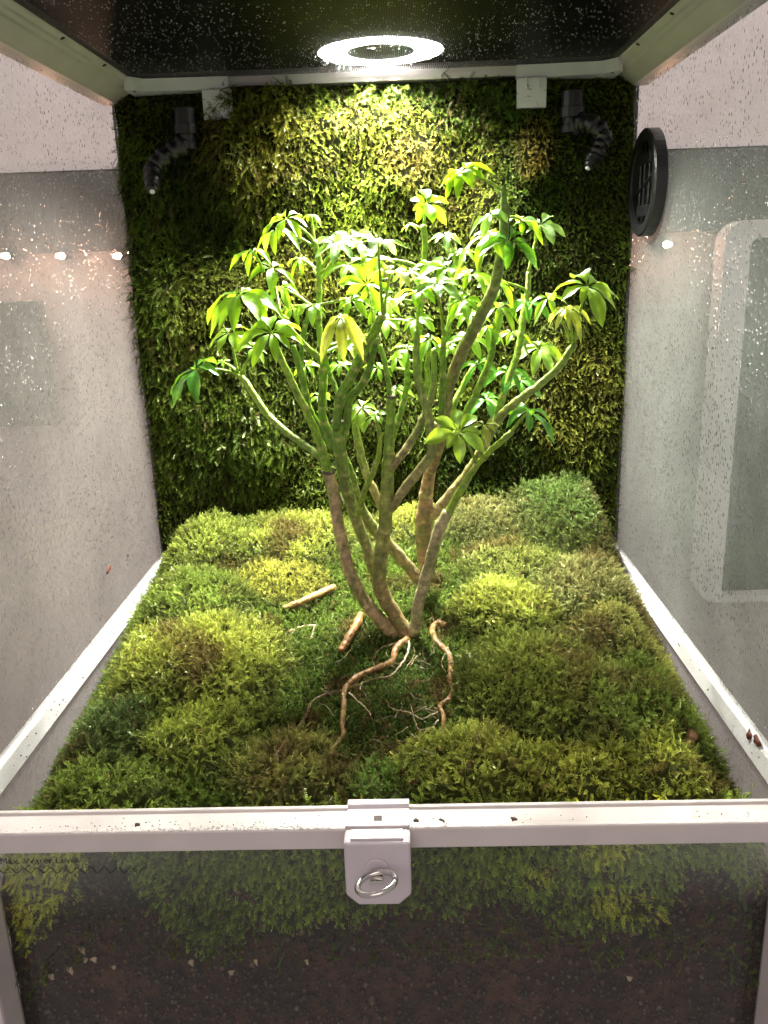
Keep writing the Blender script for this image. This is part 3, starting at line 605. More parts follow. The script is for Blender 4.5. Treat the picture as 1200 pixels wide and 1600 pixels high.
# name, colour low, colour high, (px, py, depth offset from the base in m, radius px)
STEMS = [
 ('stem', BRN, BRN, [(640, 1000, 0, 11), (620, 993, -.002, 11.5), (593, 967, -.006, 11), (570, 940, -.008, 10.5), (553, 910, -.01, 10.5), (543, 883, -.011, 10), (535, 847, -.012, 10), (528, 817, -.013, 10), (523, 780, -.014, 10), (517, 753, -.015, 10), (512, 738, -.015, 10)]),
 ('branch', GRN, LIM, [(515, 746, -.015, 8), (503, 703, -.02, 8), (492, 672, -.024, 7.5), (480, 645, -.027, 7), (467, 620, -.03, 7), (452, 587, -.034, 6.5), (436, 553, -.037, 5.5), (427, 530, -.04, 5)]),
 ('branch', DGR, LIM, [(516, 745, -.012, 6), (497, 712, -.008, 6), (457, 682, 0, 6), (420, 650, .008, 6), (402, 624, .012, 6), (387, 602, .015, 6), (376, 588, .017, 5.5)]),
 ('stem', BRN*.8, DGR, [(625, 985, .006, 8), (600, 925, .008, 9), (583, 887, .008, 9), (573, 853, .006, 9), (557, 813, .003, 9.5), (543, 767, 0, 10), (535, 727, -.003, 10.5), (530, 690, -.005, 10.5), (527, 660, -.006, 10.5)]),
 ('branch', DGR, GRN, [(526, 672, -.008, 8), (530, 627, -.010, 9), (540, 603, -.012, 9), (553, 580, -.014, 9), (567, 550, -.017, 9), (583, 520, -.02, 8.5), (598, 492, -.024, 8)]),
 ('branch', DGR, DGR, [(536, 690, -.004, 7), (543, 655, -.005, 7.5), (547, 623, -.006, 7.5), (560, 608, -.008, 7.5), (573, 588, -.01, 7), (583, 552, -.012, 6.5), (589, 528, -.013, 5)]),
 ('branch', DGR, GRN, [(528, 705, .003, 7), (515, 680, .003, 7.5), (504, 650, .002, 7.5), (503, 617, 0, 7), (505, 583, -.003, 6.5), (505, 563, -.004, 6), (508, 540, -.006, 5)]),
 ('branch', GRN, LIM, [(504, 568, -.004, 5.5), (490, 551, -.008, 5.5), (477, 540, -.011, 5), (460, 520, -.014, 4.5), (440, 500, -.016, 4)]),
 ('branch', GRN, GRN, [(530, 620, -.008, 4.5), (522, 600, -.004, 4.5), (512, 575, .0, 4.5), (505, 545, .006, 4)]),
 ('branch', DGR, GRN, [(519, 700, .008, 7), (502, 672, .008, 7.5), (487, 650, .006, 7.5), (480, 630, .005, 7), (473, 593, .002, 6.5), (466, 568, 0, 6), (458, 540, -.002, 5)]),
 ('branch', GRN, LIM, [(505, 640, .02, 5), (508, 590, .03, 5), (501, 540, .035, 5.5), (498, 500, .037, 5.5), (499, 450, .04, 5.5), (498, 408, .042, 5.5), (491, 376, .044, 5)]),
 ('branch', DGR, DGR, [(470, 575, .01, 4.5), (473, 530, .014, 4.5), (479, 500, .016, 4.5), (485, 478, .018, 4)]),
 ('stem', RED, GRN*.9, [(642, 1000, -.003, 13), (633, 987, -.003, 12.5), (617, 960, -.004, 12), (600, 933, -.005, 13), (593, 907, -.006, 13), (595, 873, -.007, 12), (600, 833, -.008, 12), (603, 800, -.009, 12), (605, 760, -.01, 11.5), (607, 723, -.011, 10.5), (608, 693, -.011, 9), (610, 657, -.011, 8), (611, 622, -.011, 7.5)]),
 ('branch', GRN, GRN, [(610, 640, -.011, 5), (607, 600, -.008, 5), (602, 570, -.006, 5), (593, 538, -.004, 4.5)]),
 ('branch', BRN*.7, GRN, [(606, 800, -.009, 7.5), (617, 787, -.012, 8.5), (637, 757, -.016, 9), (660, 730, -.018, 9), (674, 706, -.018, 8.5), (673, 668, -.014, 8), (665, 635, -.012, 7.5), (653, 593, -.01, 7), (650, 555, -.01, 6.5), (652, 515, -.01, 5.5)]),
 ('branch', BRN*.6, GRN, [(608, 735, -.012, 7), (622, 718, -.013, 7.5), (639, 695, -.012, 7.5), (655, 666, -.01, 7), (668, 638, -.008, 7), (677, 605, -.006, 6), (678, 575, -.005, 5.5), (678, 545, -.004, 5)]),
 ('stem', RED*.85, RED, [(672, 905, .05, 13), (664, 870, .045, 13), (662, 830, .042, 14), (664, 805, .04, 15), (665, 780, .038, 12), (671, 740, .036, 10.5), (677, 705, .034, 10), (683, 660, .033, 9)]),
 ('branch', BRN, GRN, [(664, 815, .04, 9), (680, 800, .036, 10), (703, 773, .032, 9.5), (730, 740, .027, 9), (753, 703, .022, 9), (768, 672, .018, 8.5), (787, 645, .014, 8), (820, 618, .008, 7.5), (845, 600, .004, 7), (871, 576, 0, 7), (888, 552, -.004, 6.5), (897, 538, -.006, 6)]),
 ('branch', GRN, LIM, [(770, 668, .018, 5.5), (778, 643, .02, 6), (787, 615, .022, 6.5), (797, 585, .025, 6.5), (807, 557, .028, 6.5), (813, 530, .031, 6.5), (818, 495, .035, 6), (824, 450, .039, 5), (826, 425, .041, 4.5)]),
 ('stem', GRY*.9, GRY, [(645, 990, -.006, 10), (650, 970, -.008, 10), (654, 943, -.01, 10), (666, 900, -.013, 10), (677, 860, -.016, 10), (687, 827, -.018, 10), (700, 800, -.02, 9)]),
 ('branch', LIM*.8, LIM, [(697, 806, -.02, 8.5), (708, 788, -.021, 7), (719, 768, -.022, 7.5), (731, 747, -.023, 6.5), (745, 727, -.025, 6), (765, 705, -.028, 6), (785, 688, -.031, 6), (800, 674, -.034, 5.5)]),
 ('stem', RED*.8, DGR, [(672, 740, .03, 8), (684, 705, .024, 8.5), (693, 672, .02, 9), (698, 640, .016, 9), (700, 612, .013, 9), (708, 585, .01, 10), (718, 560, .006, 10.5), (737, 520, 0, 10.5), (755, 485, -.006, 10), (770, 455, -.01, 9.5), (780, 415, -.014, 9), (786, 375, -.018, 8.5), (789, 340, -.021, 8), (788, 315, -.023, 6.2), (786, 292, -.025, 4.2)]),
 ('branch', GRN, LIM, [(655, 590, .03, 5), (656, 530, .034, 5), (656, 480, .038, 5.5), (660, 430, .041, 5.5), (664, 380, .044, 5.5), (662, 352, .046, 6)]),
 ('branch', GRN, LIM, [(695, 560, .04, 4.5), (705, 480, .045, 4.5), (713, 420, .05, 5), (706, 388, .052, 4)]),
 ('branch', DGR, GRN, [(690, 650, .0, 6), (692, 592, 0, 6.5), (692, 550, 0, 6), (694, 525, 0, 5.5)]),
 ('branch', GRN, GRN, [(708, 690, .022, 6), (722, 655, .022, 6.5), (740, 623, .02, 6.5), (753, 593, .018, 6.5), (765, 565, .016, 6), (770, 540, .015, 5.5), (770, 522, .014, 5)]),
 ('branch', DGR, GRN, [(612, 690, .01, 5), (625, 647, .014, 5.5), (633, 617, .016, 5.5), (636, 590, .018, 5), (637, 556, .02, 4.5)]),
 ('branch', GRN, LIM, [(669, 640, .006, 4.5), (668, 592, .007, 5), (668, 562, .008, 5), (671, 540, .009, 4)]),
 ('branch', BRN, LIM, [(600, 800, .012, 7.5), (587, 773, .012, 7.5), (573, 742, .012, 7.5), (562, 705, .01, 7.5), (555, 665, .008, 7), (552, 638, .007, 6)]),
 ('branch', LIM*.8, LIM, [(560, 806, -.006, 5), (564, 787, -.01, 5.5), (573, 760, -.014, 5.5), (587, 727, -.017, 5), (594, 690, -.019, 4.5), (588, 655, -.02, 3.5)]),
 ('stem', BRN*.9, DGR, [(655, 905, .035, 10), (640, 887, .032, 10), (610, 853, .026, 10), (577, 817, .02, 9.5), (558, 780, .015, 9), (548, 745, .012, 8.5), (536, 710, .008, 7)]),
 ('branch', DGR, GRN, [(676, 725, .034, 6), (688, 700, .04, 6), (706, 640, .046, 5.5), (725, 600, .05, 5), (742, 570, .052, 4.5)]),
]
TIPS = []; SAMP = []
def stem_obj(nm, c0, c1, pts):
    P = [];
    for px, py, dy, r in pts:
        p = atY(px, py, YB+dy); P.append((*p, r*(FWD@(p-CP))/F))
    Q = resample(P, .0022); n = len(Q)
    Q[:, 3] *= .95 if nm == 'stem' else .88
    s = np.concatenate([[0], np.cumsum(np.linalg.norm(np.diff(Q[:, :3], axis=0), axis=1))])
    ph = random.random()*.01; pitch = random.uniform(.007, .0105)
    nd = np.abs(((s+ph+.0016*np.sin(s*300)) % pitch)/pitch-.5); node = np.clip((.10-nd)/.10, 0, 1)
    R = Q[:, 3]*(.97+.09*node+.02*np.sin(s*310+ph*900))
    j = RS.normal(0, .00022, (n, 3)); j[0] = j[-1] = 0
    V, Fq = tube(Q[:, :3]+j, R, 12); tt = (s/s[-1])[:, None]
    cc = np.asarray(c0)*(1-tt)+np.asarray(c1)*tt
    cc = cc*(1-.5*node[:, None])+np.array([.55, .50, .20])*.55*node[:, None]
    mott = fbm(s[:, None]*260+ph*999, np.arange(12)[None]*.8+ph*500, 3)[..., None]
    Cc = cc[:, None]*(.4+1.25*mott)
    if c0[0] > .2: # bark: greenish algae blotches on the brown
        g = np.clip((fbm(s[:, None]*90+ph*777, np.arange(12)[None]*.5, 5)[..., None]-.56)*6, 0, .7); Cc = Cc*(1-g)+np.array([.12, .17, .03])*g
    SAMP.extend([(q[:3], r) for q, r in zip(Q, R)]); TIPS.append(Q[-1, :3])
    return pyd(nm, V, Fq, STEM, PL, True, Cc.reshape(-1, 3))
for s_ in STEMS: stem_obj(*s_)
# pale cut ends
for px, py, dy, rr in ((527, 659, -.006, 10), (611, 620, -.011, 7), (512, 737, -.015, 10)):
    c = atY(px, py, YB+dy); bm = bmesh.new(); r = rr*(FWD@(c-CP))/F
    lathe(bm, c-np.array([0, 0, .001]), (0.05, -.1, 1), [(0, r*1.03), (.0016, r*1.04), (.0022, r*.85), (.0016, r*.5)], 12)
    bmo('cut_end', bm, plastic('cut_wood', (.10, .07, .045), .6, .4, 600., var=.4) if 'cut_wood' not in bpy.data.materials else bpy.data.materials['cut_wood'], PL)

def leaflet_mesh(name, c, u, nrm, Lg, Wd, arch, droop, mat, parent, twist=0., g=(0, 0, -1.)):
    u = u/np.linalg.norm(u); nrm = nrm-u*(nrm@u); nrm /= np.linalg.norm(nrm); side = np.cross(nrm, u)
    side = side*math.cos(twist)+nrm*math.sin(twist); K = 9; V = []; Fq = []; mid = []
    g = np.array(g); wob = random.uniform(0, 6.3)
    pet = .14
    pts = [c+u*Lg*s+nrm*Lg*arch*math.sin(math.pi*min(1, s*1.1)*.9)+g*Lg*droop*s**2 for s in np.linspace(0, 1, K)]
    for i, s in enumerate(np.linspace(0, 1, K)):
        if s < pet: wv = .045
        else:
            q = (s-pet)/(1-pet); wv = (math.sin(math.pi*q**1.15)**.78)*(1-.12*q)
            if i == K-1: wv = .02
            wv = max(wv, .05 if i < K-1 else .02)
        hw = Wd*.5*wv; tn = pts[min(i+1, K-1)]-pts[max(i-1, 0)]; tn /= np.linalg.norm(tn); nn = np.cross(tn, side); nn /= np.linalg.norm(nn)+1e-9
        for q in (-1, -.5, 0, .5, 1):
            V.append(pts[i]+side*hw*q+nn*hw*(.30*abs(q)**1.3)+nn*hw*(.14*math.sin(s*9+q*2+wob)+.10*math.sin(s*17+wob*2)*q)); mid.append(1. if q == 0 else 0.)
    for i in range(K-1):
        for k in range(4): a = i*5+k; Fq.append((a, a+1, a+6, a+5))
    o = pyd(name, V, Fq, mat, parent, True, None, (0, 0, 0) if parent is None else tuple(PL.location))
    at = o.data.attributes.new('mid', 'FLOAT', 'POINT'); at.data.foreach_set('value', np.array(mid, np.float32)*.75)
    return o
def umbel(px, py, dy, R, n, ty, tx, droop, mk, attach=None, a0=None, arc=360, width=.43):
    c = atY(px, py, YB+dy); k = (FWD@(c-CP))/F; Lg = R*k*.88
    nrm = np.array([tx, -ty, 1.]); nrm /= np.linalg.norm(nrm)
    if attach is None:
        best, bd = None, 9
        for p, r in SAMP:
            if p[2] > c[2]-.003: continue
            d = np.linalg.norm(p-c)+.35*abs(p[1]-c[1])
            if d < bd: best, bd = p, d
        A = best
    else: A = atY(attach[0], attach[1], YB+attach[2])
    d = c-A; Ld = np.linalg.norm(d); dh = np.array([0, 0, 1.])
    mids = [np.append(A, .0013), np.append(A+d*.35+dh*Ld*.10-nrm*Ld*.05, .0010), np.append(A+d*.72+dh*Ld*.10-nrm*Ld*.06, .0009), np.append(c, .0010)]
    Q = resample(mids, .003); V, Fq = tube(Q[:, :3], Q[:, 3], 7)
    lf = pyd('leaf', V, Fq, STEM, PL, True, np.tile(LIM*(1.15 if mk in 'yo' else .85), (len(V), 1)))
    x0 = np.cross(nrm, [0, 1., .15]); x0 /= np.linalg.norm(x0); y0 = np.cross(nrm, x0)
    a0 = random.uniform(0, 6.28) if a0 is None else math.radians(a0)
    for i in range(n):
        a = a0+math.radians(arc)*(i+random.uniform(-.18, .18))/n
        u = math.cos(a)*x0+math.sin(a)*y0+nrm*random.uniform(-.12, .22)
        l = Lg*random.choice((.66, .8, .92, 1., 1.08))*random.uniform(.93, 1.06)
        leaflet_mesh('leaflet', c, u, nrm.copy(), l, l*width*random.uniform(.85, 1.15), random.uniform(.05, .14), droop*random.uniform(.7, 1.3), LEAF[mk], lf, random.uniform(-.3, .3))
# px, py, depth, length px, leaflets, tilt to viewer, tilt sideways, droop, colour, attach
UMB = [
 (305, 578, -.008, 60, 6, .55, -.55, .55, 'd', (376, 588, .017)), (358, 521, .004, 48, 7, .6, 0, .45, 'g', (371, 582, .016)), (398, 546, .014, 34, 5, .4, .2, .5, 'g', (376, 588, .017)), (348, 566, .02, 16, 4, .5, 0, .4, 'y', (373, 583, .017)),
 (374, 462, -.02, 80, 9, .55, -.25, .75, 'y', (450, 500, .0)), (424, 520, -.045, 68, 8, .8, .1, .5, 'y', (427, 530, -.04)), (395, 393, .0, 40, 5, .3, -.3, .8, 'y', (412, 425, .006)), (425, 420, .01, 45, 5, .5, .2, .6, 'y', (440, 500, -.016)),
 (447, 342, .03, 44, 7, .5, -.2, .45, 'g', (490, 376, .044)), (430, 362, .035, 50, 5, .4, -.4, .7, 'g', (490, 385, .044)), (486, 336, .05, 20, 5, .2, 0, .8, 'y', (491, 376, .044)), (470, 405, .05, 26, 6, .4, 0, .9, 'y', (498, 425, .042)),
 (526, 381, .045, 50, 7, .75, .1, .35, 'p', (498, 430, .041)), (550, 372, .05, 52, 5, .6, .3, .2, 'p', (500, 440, .041)), (574, 444, .01, 52, 8, 1.6, .05, .12, 'y', (589, 528, -.013)),
 (591, 379, -.03, 50, 7, .05, .1, .35, 'p', (598, 492, -.024)), (611, 424, -.025, 46, 6, .2, .25, .3, 'o', (600, 492, -.024)), (532, 497, -.03, 56, 7, .6, -.1, 1.0, 'o', (508, 540, -.006)), (458, 480, .02, 26, 7, .5, .1, 1.0, 'y', (485, 478, .018)), (488, 478, .016, 34, 6, .4, .2, .6, 'g', (485, 478, .018)),
 (548, 470, .02, 42, 7, .5, 0, .5, 'g', None), (600, 470, .03, 42, 7, .6, 0, .5, 'g', None), (560, 530, .02, 40, 7, .5, -.2, .5, 'g', None), (530, 570, .02, 34, 6, .5, 0, .6, 'y', None), (478, 572, .02, 32, 6, .5, -.2, .6, 'y', None),
 (667, 318, .046, 42, 8, 1.1, .05, .25, 'y', (662, 352, .046)), (640, 351, .046, 24, 4, .3, -.4, .5, 'y', (662, 360, .046)), (698, 369, .052, 36, 6, .6, -.1, .4, 'p', (706, 390, .052)), (722, 270, -.03, 60, 9, .45, -.3, .55, 'y', (785, 298, -.025)),
 (768, 336, -.02, 42, 6, .4, -.3, .5, 'p', (788, 345, -.02)), (765, 366, -.008, 62, 6, .4, -.3, .75, 'g', (783, 395, -.016)), (795, 378, -.03, 62, 6, .7, .3, .45, 'd', (783, 400, -.016)), (815, 345, .02, 42, 5, .4, .2, .5, 'y', (790, 345, -.02)), (845, 352, .04, 46, 8, .7, .15, .35, 'p', (826, 425, .041)),
 (653, 457, -.01, 52, 7, .15, -.15, .4, 'y', (652, 515, -.01)), (683, 446, -.02, 56, 7, .35, .1, .3, 'p', (694, 525, 0)), (722, 470, .0, 40, 8, .9, 0, .3, 'y', (696, 525, 0)), (735, 430, .01, 50, 7, .5, .3, .55, 'g', (694, 525, 0)), (700, 420, .02, 52, 7, .5, 0, .3, 'g', (713, 430, .05)), (650, 500, .03, 38, 6, .5, -.2, .5, 'g', None),
 (635, 545, .02, 32, 6, .5, 0, .6, 'y', (637, 556, .02)), (672, 530, .01, 36, 6, .5, .2, .6, 'g', (671, 540, .009)), (764, 512, .014, 28, 8, .5, 0, 1.1, 'y', (770, 522, .014)), (780, 480, .02, 56, 7, .5, .2, .65, 'g', (770, 525, .014)), (822, 472, .03, 46, 6, .5, .1, .7, 'd', (820, 490, .035)), (748, 570, .03, 38, 6, .5, -.2, .4, 'd', (765, 565, .016)), (795, 580, .03, 44, 6, .6, -.1, .7, 'd', (790, 605, .022)), (730, 530, .04, 40, 6, .5, 0, .5, 'g', None),
 (918, 448, -.02, 66, 8, .55, .15, .5, 'g', (897, 538, -.006)), (887, 482, -.008, 40, 8, .5, -.1, 1.0, 'o', (895, 535, -.006)), (857, 466, .0, 44, 5, .5, -.2, .6, 'g', (893, 535, -.006)), (843, 543, .045, 46, 8, .75, .1, .5, 'g', (812, 530, .031)), (812, 595, .05, 40, 6, .5, 0, .5, 'd', None),
 (826, 644, -.034, 58, 6, .5, .2, .7, 'd', (800, 674, -.034)), (716, 675, -.05, 54, 8, 1.3, 0, .15, 'g', (745, 727, -.025)), (757, 665, -.03, 36, 5, .6, .2, .5, 'o', (750, 720, -.025)), (565, 638, .006, 38, 6, .5, .1, .6, 'g', (552, 640, .007)), (588, 650, -.02, 34, 5, .4, -.3, .5, 'g', (588, 655, -.02)), (620, 610, .03, 34, 6, .5, 0, .5, 'y', None), (500, 620, .03, 30, 5, .5, 0, .5, 'g', None), (760, 625, .04, 36, 6, .5, 0, .5, 'd', None),
 (585, 405, .03, 44, 7, .6, 0, .4, 'g', None), (670, 415, .03, 40, 7, .5, .1, .4, 'y', None), (545, 415, .03, 44, 7, .6, 0, .4, 'g', None), (775, 440, .03, 42, 6, .5, .2, .6, 'g', None), (800, 520, .035, 40, 6, .5, .1, .6, 'g', None), (620, 560, .04, 30, 6, .5, 0, .5, 'g', None), (590, 575, .035, 28, 6, .6, .2, .6, 'y', None), (700, 540, .045, 32, 7, .5, 0, .5, 'y', None), (540, 540, .045, 30, 6, .5, 0, .5, 'g', None), (640, 425, .05, 36, 7, .6, 0, .4, 'y', None), (725, 395, .05, 32, 6, .5, 0, .5, 'g', None), (735, 490, .045, 34, 7, .6, 0, .5, 'y', None), (600, 500, .05, 34, 7, .5, 0, .5, 'g', None), (440, 450, .02, 40, 6, .5, -.1, .6, 'y', None),
]
for q in UMB: umbel(*q)

# ------------------------------------------------------------------ roots
TAN = np.array([.33, .20, .07]); ORB = np.array([.25, .125, .04]); PAL = np.array([.60, .50, .36]); DRB = np.array([.12, .06, .035])
def root(nm, pts, r0, r1, c0, c1, parent, lift=.001):
    P = []
    for i, (px, py) in enumerate(pts):
        p = march(px, py, hfull); k = (FWD@(p-CP))/F; t = i/(len(pts)-1); r = (r0*(1-t)+r1*t)*k
        d = (CP-p)/np.linalg.norm(CP-p); p = p+d*(lift*.6+r*.35); P.append((*p, r))
    Q = resample(P, .002); n = len(Q); Q[1:-1, :3] += RS.normal(0, .00025, (n-2, 3))
    R = Q[:, 3]*(.85+.3*fbm(np.arange(n)*.35, np.zeros(n)+r0, 2)); R = R*.85*(1+.18*(RS.rand(n)-.5)); V, Fq = tube(Q[:, :3], R, 9)
    tt = np.repeat(np.linspace(0, 1, n), 9)[:, None]; cc = (c0*(1-tt)+c1*tt)*(.25+1.4*fbm(np.arange(n*9)*.13, np.arange(n*9)*.02, 3))[:, None]
    return pyd(nm, V, Fq, ROOT, parent, True, cc)
root('root', [(697, 977), (686, 973), (677, 979), (676, 990), (683, 1003), (700, 1020), (705, 1040), (703, 1060), (708, 1077), (700, 1093), (687, 1103), (693, 1120), (692, 1147), (688, 1170)], 6, 4, TAN, ORB, PL, .003)
root('root', [(637, 998), (620, 1013), (613, 1033), (593, 1043), (573, 1050), (550, 1063), (538, 1080), (537, 1107), (535, 1133), (537, 1147), (523, 1167), (515, 1180)], 6.5, 4, ORB, TAN, PL, .003)
root('root', [(565, 962), (547, 993), (532, 1018)], 8, 7.5, ORB, ORB*1.1, PL, .003)
root('root', [(533, 1080), (510, 1085), (487, 1097), (480, 1113), (467, 1137), (450, 1160), (443, 1185)], 3, 2.5, DRB*1.5, TAN*.7, PL, .002)
root('root', [(457, 1132), (447, 1155), (438, 1172), (427, 1185)], 4, 2.5, DRB, DRB, PL, .002)
for pts, r in (([(630, 1002), (607, 1008), (590, 1017), (585, 1028)], 2.2), ([(637, 997), (639, 1013), (628, 1037), (610, 1055), (580, 1062), (545, 1075)], 2.2), ([(677, 1178), (660, 1172), (637, 1168), (613, 1185)], 2.),
               ([(497, 976), (470, 979), (450, 987)], 2.2), ([(492, 978), (488, 990), (484, 999)], 1.5), ([(462, 980), (455, 993), (448, 1003)], 1.5), ([(668, 950), (676, 962), (679, 975)], 1.3), ([(545, 1082), (562, 1098), (575, 1110), (582, 1125)], 1.5), ([(657, 1022), (648, 1030), (640, 1040)], 1.6),
               ([(684, 1112), (660, 1123), (640, 1113), (613, 1107), (604, 1095)], 1.5), ([(677, 1136), (655, 1140), (647, 1120), (640, 1100)], 1.4), ([(685, 1125), (668, 1142), (640, 1155), (620, 1158)], 1.3), ([(700, 1012), (690, 1035), (696, 1052)], 1.3), ([(712, 1090), (722, 1092)], 1.8)):
    root('rootlet', pts if len(pts) > 2 else [pts[0], ((pts[0][0]+pts[1][0])/2, pts[0][1]), pts[1]], r, r*.7, PAL*random.uniform(.6, 1.1), TAN, PL, .003)
for k in range(26):
    a_, b_ = random.uniform(520, 710), random.uniform(1015, 1165); th = random.uniform(0, 6.28); pts = [(a_, b_)]
    for q in range(3): th += random.uniform(-.9, .9); pts.append((pts[-1][0]+12*math.cos(th), pts[-1][1]+9*math.sin(th)))
    root('rootlet', pts, random.uniform(.7, 1.3), .6, PAL*random.uniform(.25, .9), TAN*.7, PL, .004)
# dead brown moss and litter round the roots
n = 900; x5 = RS.normal(.232, .05, n); y5 = np.clip(RS.normal(.11, .045, n), .03, .3)
keep = fbm(x5*40, y5*40, 6) > .5; x5, y5 = x5[keep], y5[keep]
sprigs('dead_moss', np.stack([x5, y5, hfull(x5, y5)], 1), grad_n(hfull, x5, y5)*.4, RS.uniform(.005, .010, len(x5)), np.array([.15, .085, .04])*RS.uniform(.4, 1.5, (len(x5), 1)), None, (3, 4), .9)
# loose twig
c = march(480, 936, hfull); TW = thing('twig', 'short bare tan twig lying on the moss left of the trunks', 'twig', tuple(c))
root('wood', [(522, 918), (505, 925), (480, 936), (460, 944), (442, 951)], 6.5, 5, TAN*1.35, TAN*1.35, TW, .005)

# ------------------------------------------------------------------ lock with key
k0 = atY(588, 1300, -.034); LX = float(atY(588.5, 1295, -.03)[0]); LW = .0345
LK = thing('lock', 'lilac white plastic lock with a key hooked over the front bar', 'lock', (LX, -.022, -.0045))
bm = bmesh.new(); prism(bm, [(LX-LW/2, -.0046), (LX-LW/2, -.037), (LX-LW*.31, -.0435), (LX+LW*.31, -.0435), (LX+LW/2, -.037), (LX+LW/2, -.0046)], 1, -.0345, -.0226); bmo('lock_body', bm, LOCKM, LK, bevel=.0022, seg=3)
bm = bmesh.new(); box(bm, (LX-LW*.40, -.0325, -.0052), (LX+LW*.40, -.0245, -.0034)); bmo('top_plate', bm, LOCKM, LK, bevel=.0006)
bm = bmesh.new(); prism(bm, [(-.0226, -.0048), (-.0226, -.003), (-.0185, -.003), (-.0172, -.0066), (-.0035, -.0064), (-.0022, -.0042), (.0022, -.0042), (.0022, -.0058), (-.0016, -.0062), (-.0030, -.0080), (-.0172, -.0082), (-.0184, -.0050)], 0, LX-LW*.49, LX+LW*.49); bmo('hook_plate', bm, LOCKM, LK, bevel=.0004)
bm = bmesh.new(); c = atY(590, 1292, -.01); box(bm, (LX-.0022, -.0145, -.0068), (LX+.0022, -.0105, -.0056)); bmo('slot', bm, DIRT, LK)
kc = atY(589, 1357, -.0345); bm = bmesh.new(); lathe(bm, kc, (0, -1, 0), [(-.001, .0062), (.0008, .0062), (.0012, .0054)], 28); bmo('lock_cylinder', bm, LOCKM, LK)
KY = thing('key', 'small metal key with a wire loop sticking out of the lock', 'key', tuple(kc))
bm = bmesh.new(); box(bm, (kc[0]-.0034, kc[1]-.010, kc[2]-.0022), (kc[0]+.0034, kc[1]-.001, kc[2]+.0006)); bmo('key_shank', bm, CHROME, KY, bevel=.0005)
rc = atY(588, 1380, kc[1]-.014); ang = [2*math.pi*i/40 for i in range(41)]; u1 = np.array([.96, -.1, .24]); u2 = np.array([.1, -.86, .10]); u1 /= np.linalg.norm(u1); u2 -= u1*(u1@u2); u2 /= np.linalg.norm(u2)
Pp = np.array([rc+.0098*math.cos(a)*u1+.0088*math.sin(a)*u2 for a in ang]); V, Fq = tube(Pp, np.full(41, .0016), 10); pyd('key_loop', V, Fq, CHROME, KY, True)

# ------------------------------------------------------------------ round vent on the right pane
vc = np.array([W, .335, .3335])
VT = thing('vent', 'round black plastic vent ring fixed to the right pane', 'vent', tuple(vc))
bm = bmesh.new(); n = 56; prof = [(0, .0335), (0, .041), (-.0085, .041), (-.0098, .0395), (-.0098, .034), (-.0095, .0328), (-.008, .0326), (-.008, .0315), (-.002, .0315)]
rings = []
for dx, r in prof: rings.append([bm.verts.new((W+dx, vc[1]+r*math.cos(2*math.pi*k/n), vc[2]+r*math.sin(2*math.pi*k/n))) for k in range(n)])
rings.append(rings[0])
for A, B in zip(rings, rings[1:]):
    for k in range(n): bm.faces.new((A[k], A[(k+1) % n], B[(k+1) % n], B[k]))
bmo('rim', bm, BLACK, VT)
bm = bmesh.new(); lathe(bm, (W-.0018, vc[1], vc[2]), (-1, 0, 0), [(0, .0316), (.0008, .0316)], 40); bmo('back_disc', bm, BLACK, VT)
def bar(a, b, r, parent, nm='grille_bar', mat=BLACK):
    V, Fq = tube(np.linspace(a, b, 4), np.full(4, r), 8); return pyd(nm, V, Fq, mat, parent, True)
for q in (-.012, .002, .014):
    h = math.sqrt(.0315**2-q*q); bar(np.array([W-.006, vc[1]+q, vc[2]-h]), np.array([W-.006, vc[1]+q, vc[2]+h]), .0011, VT)
bar(np.array([W-.0075, vc[1]-.030, vc[2]+.006]), np.array([W-.0075, vc[1]+.016, vc[2]-.006]), .0009, VT)
for q, zz in ((.0, -.021), (.0, .019)):
    bm = bmesh.new(); box(bm, (W-.008, vc[1]-.016, vc[2]+zz-.0045), (W-.002, vc[1]+.016, vc[2]+zz+.0045)); bmo('clip_block', bm, BLACK, VT, bevel=.0012)

# ------------------------------------------------------------------ misting nozzles
def nozzle(label, pts, Y, mount):
    P = [atY(a, b, Y+d) for a, b, d in pts]; t = thing('misting_nozzle', label, 'nozzle', tuple(P[0]), 'black misting nozzles under the top frame')
    bm = bmesh.new(); lathe(bm, P[0]+np.array([0, 0, .026]), (0, 0, -1), [(0, .0088), (.012, .0088), (.0125, .0102), (.020, .0102), (.0205, .008), (.026, .008), (.0265, .0095), (.032, .0095)], 24); bmo('mount', bm, BLACK, t)
    for i in range(len(P)-1):
        a, b = P[i], P[i+1]; d = b-a; l = np.linalg.norm(d); r = .0082-.0007*i
        bm = bmesh.new(); lathe(bm, a, d, [(-l*.12, r*.8), (0, r*.98), (l*.16, r), (l*.2, r*1.14), (l*.36, r*1.14), (l*.4, r*.95), (l*.62, r*.93), (l*.66, r*1.05), (l*.82, r*1.02), (l*.9, r*.78), (l*1.05, r*.7)], 24)
        bmo('hose_joint', bm, BLACK, t, True)
    d = P[-1]-P[-2]; d /= np.linalg.norm(d)
    bm = bmesh.new(); lathe(bm, P[-1], d, [(-.002, .0062), (.003, .0058), (.0032, .0045), (.006, .0042), (.0066, .003)], 20); bmo('nozzle_tip', bm, BLACK, t)
    bm = bmesh.new(); lathe(bm, P[-1]+d*.0064, d, [(0, .0021), (.0012, .0021), (.0016, .0012)], 14); bmo('orifice', bm, plastic('pale_orifice', (.8, .8, .8), .3) if 'pale_orifice' not in bpy.data.materials else bpy.data.materials['pale_orifice'], t)
nozzle('black misting nozzle hanging in the back left top corner, pale tip towards viewer', [(293, 222, 0), (262, 240, -.004), (238, 262, -.010), (238, 290, -.024)], .379, None)
